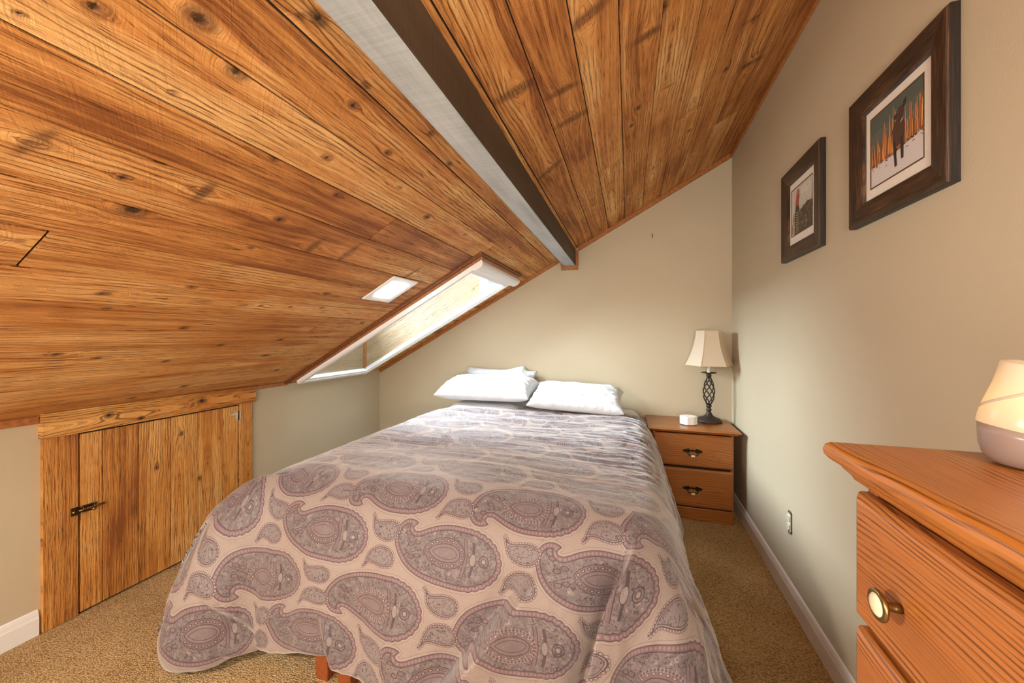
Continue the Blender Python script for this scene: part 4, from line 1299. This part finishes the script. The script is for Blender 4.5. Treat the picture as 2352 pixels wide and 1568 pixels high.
for v in bm.verts:
    a = math.atan2(v.co.y, v.co.x)
    if v.co.z < 0.05: v.co.z += 0.008 * math.cos(a - R(165)) * (1 - max(0, (v.co.z - 0.0405)) / 0.0105)
    elif v.co.z > 0.10: v.co.z += 0.003 * math.cos(a - R(120))
cv_ = obj('cover', bm, M['diff_cover'], df, smooth=True)
# raised swirl ridge on the cover
bm = bmesh.new(); pts = []
for i in range(22):
    q = i / 21; a = R(150 + 150 * q); z = 0.066 + 0.046 * q
    r = np.interp(z, [0.046, 0.058, 0.070, 0.082, 0.096, 0.108, 0.117], [0.0452, 0.0438, 0.0410, 0.0370, 0.0325, 0.0290, 0.0272])
    pts.append((r * math.cos(a), r * math.sin(a), z))
tube(bm, pts, [0.0006] + [0.0016] * 20 + [0.0006], 8)
obj('swirl_ridge', bm, M['diff_cover'], cv_, smooth=True)
bm = lathe([(0, 0.046), (0.018, 0.046), (0.021, 0.052), (0.018, 0.078), (0.012, 0.088), (0, 0.090)], 24)
obj('lit_core', bm, M['glow'], df, smooth=True)

# ---------------------------------------------------------------- bed
bed = thing('bed', 'wide low bed under the slope with rust-red wooden feet under the duvet hem', 'bed', (-0.68, 2.12, 0))
BXL, BXR, BYF, BYH = -1.42, 0.085, 1.17, 3.13
def bl_(x, y): return x + 0.68, y - 2.12
a0, b0 = bl_(BXL, BYF); a1, b1 = bl_(BXR, BYH)
obj('mattress', boxes((a0, a1, b0 + 0.02, b1, 0.34, 0.595)), M['mattress'], bed, smooth=False, bevel=0.055, seg=4)
obj('box_spring', boxes((a0 + 0.02, a1 - 0.02, b0 + 0.06, b1, 0.15, 0.338)), M['dark_gap'], bed, bevel=0.01)
obj('bed_frame', boxes((a0 + 0.03, a1 - 0.03, b0 + 0.10, b0 + 0.14, 0.115, 0.15), (a0 + 0.03, a0 + 0.07, b0 + 0.14, b1, 0.115, 0.15), (a1 - 0.07, a1 - 0.03, b0 + 0.14, b1, 0.115, 0.15), (-0.02, 0.02, b0 - 0.05, b1, 0.115, 0.15), (-0.36, -0.32, b0 - 0.07, b1, 0.115, 0.15)), M['dark_gap'], bed)
def foot(x, y, w, d, h):
    x, y = bl_(x, y)
    bm = bmesh.new()
    t = 0.006
    lo = [bm.verts.new((x + sx * (w / 2 - t), y + sy * (d / 2 - t), 0)) for sx, sy in ((-1, -1), (1, -1), (1, 1), (-1, 1))]
    hi = [bm.verts.new((x + sx * w / 2, y + sy * d / 2, h)) for sx, sy in ((-1, -1), (1, -1), (1, 1), (-1, 1))]
    bm.faces.new(lo[::-1]); bm.faces.new(hi)
    for k in range(4): bm.faces.new((lo[k], lo[(k + 1) % 4], hi[(k + 1) % 4], hi[k]))
    return obj('foot', bm, M['foot_wood'], bed, bevel=0.004)
for fx_, fy_ in ((-1.06, 1.118), (-0.955, 1.112), (-1.33, 2.95), (0.02, 2.95), (0.02, 1.40)):
    foot(fx_, fy_, 0.062, 0.07, 0.118)

# fitted sheet showing at the head
bm = bmesh.new()
nu, nv = 90, 50
Pg = np.zeros((nu, nv, 3))
for i, q in enumerate(np.linspace(0, 1, nu)):
    for j, w in enumerate(np.linspace(0, 1, nv)):
        x = -1.44 + 1.525 * q; y = 2.52 + 0.60 * w
        ex = max(0, (-1.36 - x) / 0.08) ; exr = max(0, (x - 0.02) / 0.065)
        z = 0.602 + 0.052 * (1 - min(1, ex) ** 2) * (1 - min(1, exr) ** 2) * sstep(np.array(w), 0.12, 0.34) * 1.0
        Pg[i, j] = (x, y, z)
Pg[..., 2] += 0.052 * sstep(Pg[..., 1], 2.60, 2.80) * (1 - sstep(Pg[..., 0], -0.90, -0.68)) * sstep(Pg[..., 0], -1.44, -1.30)
Pg[..., 2] += 0.004 * fnoise(Pg[..., 0] * 6, Pg[..., 1] * 22, 3, 3) * (Pg[..., 2] > 0.605)
sheet = link('fitted_sheet', grid_mesh('fitted_sheet', Pg), M['sheet'], None, smooth=True)
tag(sheet, 'white sheet with thin grey stripes showing under the pillows at the bed head', 'sheet')
so = sheet.modifiers.new('thick', 'SOLIDIFY'); so.thickness = 0.004; so.offset = -1

# pillows
def pillow(label, loc, w, d, th, rot, seed, pinch=0.07, eu=7.0, sag=0.0, tip=None, flange=None):
    n = 90; m = 70
    uu, vv = np.meshgrid(np.linspace(-1, 1, n), np.linspace(-1, 1, m), indexing='ij')
    # outline pulled in along the sides, corners kept
    ox = uu * (w / 2) * (1 - pinch * (1 - vv ** 2) * np.abs(uu) ** 3)
    oy = vv * (d / 2) * (1 - pinch * (1 - uu ** 2) * np.abs(vv) ** 3)
    hgt = ((1 - np.abs(uu) ** eu) * (1 - np.abs(vv) ** 2.6)).clip(0, 1) ** 0.52
    wr = 0.010 * fnoise(uu * 3.2 + vv * 2.2 + seed, vv * 6.5 - uu * 1.5, seed, 3) * hgt + 0.006 * fnoise(uu * 9 + vv * 8, vv * 5 - uu * 4, seed + 5, 2) * (1 - hgt) ** 0.5 * (hgt > 0.02)
    top = hgt * th * 0.62 + wr - sag * (uu ** 2) * 0.5
    bot = -hgt * th * 0.38 - sag * (uu ** 2) * 0.5
    if tip is not None:                       # one pillowcase corner pulled up
        tu, tv, tx, ty, tz = tip
        k = np.exp(-(((uu - tu) / 0.30) ** 2 + ((vv - tv) / 0.45) ** 2) * 2.2)
        ox = ox + k * tx; oy = oy + k * ty; top = top + k * tz; bot = bot + k * tz
    Pt = np.stack([ox, oy, top], -1); Pb = np.stack([ox, oy, bot], -1)
    verts = np.concatenate([Pt.reshape(-1, 3), Pb.reshape(-1, 3)])
    idx = np.arange(n * m).reshape(n, m)
    q = np.stack([idx[:-1, :-1], idx[1:, :-1], idx[1:, 1:], idx[:-1, 1:]], -1).reshape(-1, 4)
    faces = [tuple(map(int, f)) for f in q] + [tuple(map(int, f[::-1] + n * m)) for f in q]
    me = bpy.data.meshes.new('pillow'); me.from_pydata([tuple(map(float, p)) for p in verts], [], faces); me.update()
    b_ = bmesh.new(); b_.from_mesh(me); bmesh.ops.remove_doubles(b_, verts=b_.verts, dist=0.0012); bmesh.ops.recalc_face_normals(b_, faces=b_.faces); b_.to_mesh(me); b_.free()
    o = link('pillow', me, M['linen'], None, smooth=True)
    o.location = loc; o.rotation_euler = rot
    tag(o, label, 'pillow', 'bed pillows')
    return o


pillow('white pillow lying in front on the left half of the bed head', (-1.085, 2.845, 0.806), 0.80, 0.38, 0.165, (R(10), R(-1.0), R(-3)), 3)
pillow('white pillow with one pointed corner sticking up, behind the left front pillow', (-1.08, 3.095, 0.835), 0.66, 0.24, 0.10, (R(72), R(2.0), R(-1)), 8, eu=3.0, tip=(0.42, 1.0, 0.06, 0.045, 0.0))
pillow('flatter white pillow on the right half of the bed, nearest the nightstand', (-0.375, 2.86, 0.768), 0.69, 0.44, 0.150, (R(12), R(2.5), R(2)), 15)

# ---------------------------------------------------------------- paisley duvet
CXL, CXR, CYF, CYH = -1.30, -0.02, 1.34, 2.86
ZT = 0.672
def bez(pts, n=400):
    """smooth arc-length table through control points (Catmull-Rom)"""
    p = np.array(pts, float); p = np.vstack([2 * p[0] - p[1], p, 2 * p[-1] - p[-2]])
    out = []
    for i in range(1, len(p) - 2):
        t = np.linspace(0, 1, 60, endpoint=False)[:, None]
        a, b, c, d = p[i - 1], p[i], p[i + 1], p[i + 2]
        out.append(0.5 * (2 * b + (c - a) * t + (2 * a - 5 * b + 4 * c - d) * t ** 2 + (3 * b - a - 3 * c + d) * t ** 3))
    out = np.vstack(out + [p[-2][None]])
    s = np.concatenate([[0], np.cumsum(np.hypot(*np.diff(out, axis=0).T))])
    return out, s
PROF = {
    'L': bez([(0, 0.672), (0.12, 0.664), (0.22, 0.630), (0.30, 0.555), (0.345, 0.43), (0.365, 0.27), (0.375, 0.12), (0.37, 0.06), (0.345, 0.03)]),
    'LC': bez([(0, 0.672), (0.12, 0.662), (0.24, 0.622), (0.355, 0.54), (0.445, 0.42), (0.51, 0.29), (0.545, 0.17), (0.555, 0.10), (0.545, 0.05), (0.51, 0.022)]),
    'F': bez([(0, 0.672), (0.09, 0.655), (0.17, 0.598), (0.225, 0.50), (0.262, 0.36), (0.290, 0.20), (0.305, 0.10), (0.303, 0.07), (0.285, 0.055)]),
    'RC': bez([(0, 0.672), (0.09, 0.655), (0.17, 0.60), (0.24, 0.50), (0.31, 0.37), (0.37, 0.24), (0.42, 0.12), (0.45, 0.05), (0.44, 0.02)]),
    'R': bez([(0, 0.672), (0.09, 0.657), (0.155, 0.60), (0.20, 0.50), (0.24, 0.36), (0.28, 0.20), (0.315, 0.08), (0.32, 0.04), (0.30, 0.02)]),
}
HEM = 0.775
def prof(key, e):
    o, s = PROF[key]
    q = e / HEM * s[-1]
    q2 = np.where(e < 0.25, e, 0.25 + (e - 0.25) / (HEM - 0.25) * (s[-1] - 0.25))
    return np.interp(q2, s, o[:, 0]), np.interp(q2, s, o[:, 1])


cuv = np.concatenate([np.linspace(CXL - HEM, CXR + HEM, 520)])
cvv = np.concatenate([np.linspace(CYF - HEM, 1.55, 230, endpoint=False), np.linspace(1.55, CYH, 210)])
CU, CV = np.meshgrid(cuv, cvv, indexing='ij')
head_y = 2.655 + 0.205 * sstep(CU, -0.95, -0.62) + 0.012 * fnoise(CU * 4, CU * 0, 91, 2)     # turned back on the left
CV = np.where(CV > 1.55, 1.55 + (CV - 1.55) * (head_y - 1.55) / (CYH - 1.55), CV)
du = np.where(CU < CXL, CXL - CU, np.where(CU > CXR, CU - CXR, 0.0)); left = CU < (CXL + CXR) / 2
dv = np.maximum(CYF - CV, 0)
bx_ = np.clip(CU, CXL, CXR); by_ = np.maximum(CV, CYF)
e = np.hypot(du, dv); phi = np.arctan2(dv, np.maximum(du, 1e-9)); phi = np.where(du <= 0, np.pi / 2, phi)
# gather the square corner of the cloth in to the hem
emax = HEM / np.maximum(np.maximum(np.cos(phi), np.sin(phi)), 1e-6)
both = (du > 0) & (dv > 0)
e = np.where(both, e / emax * HEM, e)
f = phi / (np.pi / 2)
def blend(side, corner):
    oS, zS = prof(side, e); oC, zC = prof(corner, e); oF, zF = prof('F', e)
    peak = 0.45
    wS = 1 - sstep(f, 0.0, peak); wF = sstep(f, peak, 1.0); wC = 1 - wS - wF
    return oS * wS + oC * wC + oF * wF, zS * wS + zC * wC + zF * wF
oL, zL = blend('L', 'LC'); oR, zR = blend('R', 'RC')
out_ = np.where(left, oL, oR); Z = np.where(left, zL, zR)
dirx = np.where(du > 0, np.where(left, -1, 1) * np.cos(phi), 0); diry = -np.sin(phi) * (dv > 0)
# soft folds round the corners and along the hem
amp = sstep(e, 0.12, HEM)
fold = np.where(both, 0.045 * amp * np.sin(phi * 7.0 + 0.8) * np.sin(2 * phi), 0)
hem_w = 0.022 * amp ** 2 * fnoise(np.where(dv > du, CU * 4.3, CV * 3.1), np.zeros_like(CU), 21, 2)
out_ = out_ + fold + hem_w * (e > 0)
PX = bx_ + dirx * out_; PY = by_ + diry * out_
PZ = Z.copy()
# foot hem lifts between the corner and the bed feet
lift = sstep(e, 0.35, HEM) * (dv > 0) * (0.050 * np.exp(-((CU + 1.05) / 0.16) ** 2) + 0.012 * fnoise(CU * 6, CV * 0, 31, 2) * (du <= 0))
PZ = PZ + np.maximum(lift, -0.02)
# gentle crown, sag to the sides, rise under the pillows
inner = (1 - sstep(e, 0.0, 0.25))
PZ += inner * (0.012 * np.cos((CU + 0.66) * 1.9) + 0.012 * fnoise(CU * 1.8, CV * 2.0, 41, 2))
# cross wrinkles, stronger toward the head
far = sstep(CV, 1.35, 2.1)
wrk = fnoise(CU * 2.2 + 0.4 * fnoise(CU * 1.5, CV * 3, 51, 2), CV * 19 + 0.8 * fnoise(CU * 2.0, CV * 2.5, 52, 2), 53, 3)
ridge = 1 - np.abs(wrk) * 1.6
PZ += inner * (0.0100 * far + 0.0015) * ridge
P = np.stack([PX, PY, PZ], -1)


def normals(P):
    a = np.gradient(P, axis=0); b = np.gradient(P, axis=1)
    n = np.cross(a, b); n /= np.linalg.norm(n, axis=-1, keepdims=True) + 1e-12
    return n


N_ = normals(P)
disp = np.zeros_like(CU)
def crease(p0, p1, h, wr, wl, sharp=0.006, g0=0.55):
    """fold line in cloth space from p0 to p1: raised lip on the right, valley on the left"""
    p0 = np.array(p0); p1 = np.array(p1); d = p1 - p0; L = np.hypot(*d); d /= L
    s_ = (CU - p0[0]) * d[0] + (CV - p0[1]) * d[1]
    t_ = -(CU - p0[0]) * d[1] + (CV - p0[1]) * d[0]     # + to the left of travel
    grow = sstep(s_, -0.02, L * g0) * (1 - sstep(s_, L * 1.15, L * 1.35))
    lip = np.exp(-np.maximum(t_, 0) / wr) * h * sstep(t_, -sharp, sharp * 1.6)
    val = -0.55 * h * np.exp(-(np.minimum(t_, 0) / wl) ** 2) * (1 - sstep(t_, -sharp, sharp * 1.6))
    return grow * (lip + val)
# deep fold running down from the near corner, and the softer one beside it
deep = crease((0.015, 1.20), (-0.125, 0.70), 0.115, 0.20, 0.06, 0.013, 0.35)
disp += deep
disp += crease((-0.24, 1.10), (-0.50, 0.76), 0.058, 0.11, 0.06, 0.018)
disp += crease((-1.40, 1.22), (-1.88, 0.92), 0.045, 0.08, 0.05, 0.016, 0.3)
disp += crease((-1.50, 1.20), (-2.0, 1.05), 0.025, 0.06, 0.05, 0.016, 0.3)
disp += crease((-1.66, 0.86), (-1.42, 0.66), 0.020, 0.08, 0.06, 0.018)
disp += crease((-1.05, 0.76), (-1.0, 0.60), 0.022, 0.05, 0.04, 0.014)
# right-hand drape: slanting ripples over the shoulder
rs_ = sstep(CU, CXR - 0.15, CXR + 0.10) * (1 - sstep(e, 0.45, 0.75)) * sstep(CV, 1.3, 1.8)
disp += rs_ * 0.007 * (1 - 1.6 * np.abs(fnoise(CU * 5 + CV * 7, CV * 15 - CU * 9, 61, 2)))
disp += sstep(e, 0.1, 0.4) * 0.006 * fnoise(CU * 9, CV * 9, 71, 3)
disp += 0.0012 * fnoise(CU * 30, CV * 34, 81, 2)
P = P + N_ * disp[..., None]
P[..., 0] -= 0.55 * np.maximum(deep, 0) ** 2 / 0.115        # the lip leans over its valley
# squeezed in beside the nightstand, resting on the carpet
lim = np.where(P[..., 1] > 2.60, 0.118 + 0.18 * (1 - sstep(P[..., 1], 2.59, 2.70)), 9.0)
P[..., 0] = np.minimum(P[..., 0], lim + 0.002 * np.sin(CV * 60))
P[..., 2] = np.maximum(P[..., 2], 0.012 + 0.004 * np.sin(CU * 40) ** 2)
# clear the mattress
ins = (P[..., 0] > BXL + 0.01) & (P[..., 0] < BXR - 0.01) & (P[..., 1] > BYF + 0.03)
P[..., 2] = np.where(ins & (e < 0.3), np.maximum(P[..., 2], 0.612), P[..., 2])

# --- printed motif: signed distances in cloth space
BIG = np.array([(-175, 150), (-215, 168), (-260, 160), (-292, 120), (-302, 65), (-290, 10), (-262, -45), (-225, -90), (-175, -125), (-120, -148), (-60, -162), (0, -170), (60, -174), (120, -172), (165, -163), (205, -146), (240, -122), (268, -90), (288, -53), (298, -10), (292, 35), (274, 74), (250, 104), (215, 130), (170, 149), (120, 161), (60, 169), (0, 168), (-50, 158), (-95, 140), (-135, 118), (-165, 102), (-192, 104), (-203, 122), (-192, 140)], float) * np.array([0.00066, 0.00053])
EYE = np.array([(-130, 10), (-105, 45), (-60, 70), (-10, 80), (40, 72), (75, 45), (88, 5), (75, -30), (40, -52), (-10, -60), (-60, -52), (-100, -28)], float) * np.array([0.00072, 0.00066])
SML = np.array([(-92, 70), (-78, 52), (-70, 25), (-62, -5), (-40, -38), (0, -56), (45, -56), (78, -34), (92, 0), (80, 30), (45, 42), (5, 38), (-30, 30), (-58, 30), (-72, 48)], float) * np.array([0.00068, 0.00060])


def chaikin(p, n=2):
    for _ in range(n):
        q = np.roll(p, -1, 0); p = np.stack([0.75 * p + 0.25 * q, 0.25 * p + 0.75 * q], 1).reshape(-1, 2)
    return p


def sdf(px, py, poly, pitch):
    """signed distance (inside negative) and nearest arc position in beads"""
    q = np.roll(poly, -1, 0); ev = q - poly; el = np.hypot(*ev.T); cum = np.concatenate([[0], np.cumsum(el)])
    nb = max(1, round(cum[-1] / pitch)); best = np.full(px.shape, 1e9); arc = np.zeros(px.shape); ins = np.zeros(px.shape, bool)
    for i in range(len(poly)):
        wx = px - poly[i, 0]; wy = py - poly[i, 1]
        t = np.clip((wx * ev[i, 0] + wy * ev[i, 1]) / (el[i] ** 2 + 1e-15), 0, 1)
        d = (wx - ev[i, 0] * t) ** 2 + (wy - ev[i, 1] * t) ** 2
        m = d < best
        best = np.where(m, d, best); arc = np.where(m, cum[i] + t * el[i], arc)
        yi, yj = poly[i, 1], q[i, 1]
        c = ((yi > py) != (yj > py)) & (px < (q[i, 0] - poly[i, 0]) * (py - yi) / (yj - yi + 1e-15) + poly[i, 0])
        ins ^= c
    d = np.sqrt(best)
    return np.where(ins, -d, d), arc / cum[-1] * nb


BIG = chaikin(BIG, 1); EYE = chaikin(EYE, 1); SML = chaikin(SML, 1)
PXX, RY = 0.505, 0.188                       # repeat across, row spacing
OX, OY = -0.585, 1.055                       # centre of one motif of the first kind (cloth space)
tu_ = CU.reshape(-1); tv_ = CV.reshape(-1) - 0.02 * 0
row = np.round((tv_ - OY) / RY).astype(int)
D = np.full(tu_.shape, 9.0); ARC = np.zeros_like(D); EY = np.full_like(D, 9.0); EA = np.zeros_like(D); TY = np.zeros_like(D); LX = np.full_like(D, 9.0); LY = np.full_like(D, 9.0)
DS = np.full_like(D, 9.0); SA = np.zeros_like(D)
for dr in (-1, 0, 1):
    rr = row + dr
    odd = (rr % 2 != 0)
    cx = OX + np.where(odd, PXX / 2, 0.0)
    lx = (tu_ - cx + PXX / 2) % PXX - PXX / 2
    ly = tv_ - (OY + rr * RY) - 0.018 * 0
    ly2 = np.where(odd, -ly, ly)
    near = np.abs(ly) < 0.14
    ix = np.where(near)[0]
    d, a = sdf(lx[ix], ly2[ix], BIG, 0.0125)
    # scalloped head
    d = d - 0.0042 * np.abs(np.sin(a * math.pi / 2.0)) * np.clip((lx[ix] - 0.045) / 0.05, 0, 1)
    ee, ea = sdf(lx[ix] - 0.012, ly2[ix], EYE, 0.021)
    m = d < D[ix]
    D[ix] = np.where(m, d, D[ix]); ARC[ix] = np.where(m, a, ARC[ix]); EY[ix] = np.where(m, ee, EY[ix]); EA[ix] = np.where(m, ea, EA[ix]); TY[ix] = np.where(m, odd[ix] * 1.0, TY[ix]); LX[ix] = np.where(m, lx[ix], LX[ix]); LY[ix] = np.where(m, ly2[ix], LY[ix])
    # pair of small leaves in the gap of each row
    gx = (tu_ - cx - PXX / 2 + PXX / 2) % PXX - PXX / 2
    for sy, oy, ox in ((1, 0.046, 0.004), (-1, -0.046, 0.004)):
        sx_ = (gx - ox) ; sy_ = (ly - oy) * sy
        ix2 = np.where((np.abs(sx_) < 0.10) & (np.abs(sy_) < 0.08))[0]
        d, a = sdf(sx_[ix2], sy_[ix2], SML, 0.0088)
        m = d < DS[ix2]
        DS[ix2] = np.where(m, d, DS[ix2]); SA[ix2] = np.where(m, a, SA[ix2])
me = grid_mesh('duvet', P, {'cu': CU, 'cv': CV, 'pt': TY, 'lx': LX, 'ly': LY}, {'pa': np.stack([D, ARC, EY], -1), 'pb': np.stack([DS, SA, EA], -1)})
dvt = link('duvet', me, M['duvet'], None, smooth=True)
tag(dvt, 'mauve and beige paisley duvet spread over the bed and draped to the carpet', 'duvet')
so = dvt.modifiers.new('thick', 'SOLIDIFY'); so.thickness = 0.010; so.offset = -1
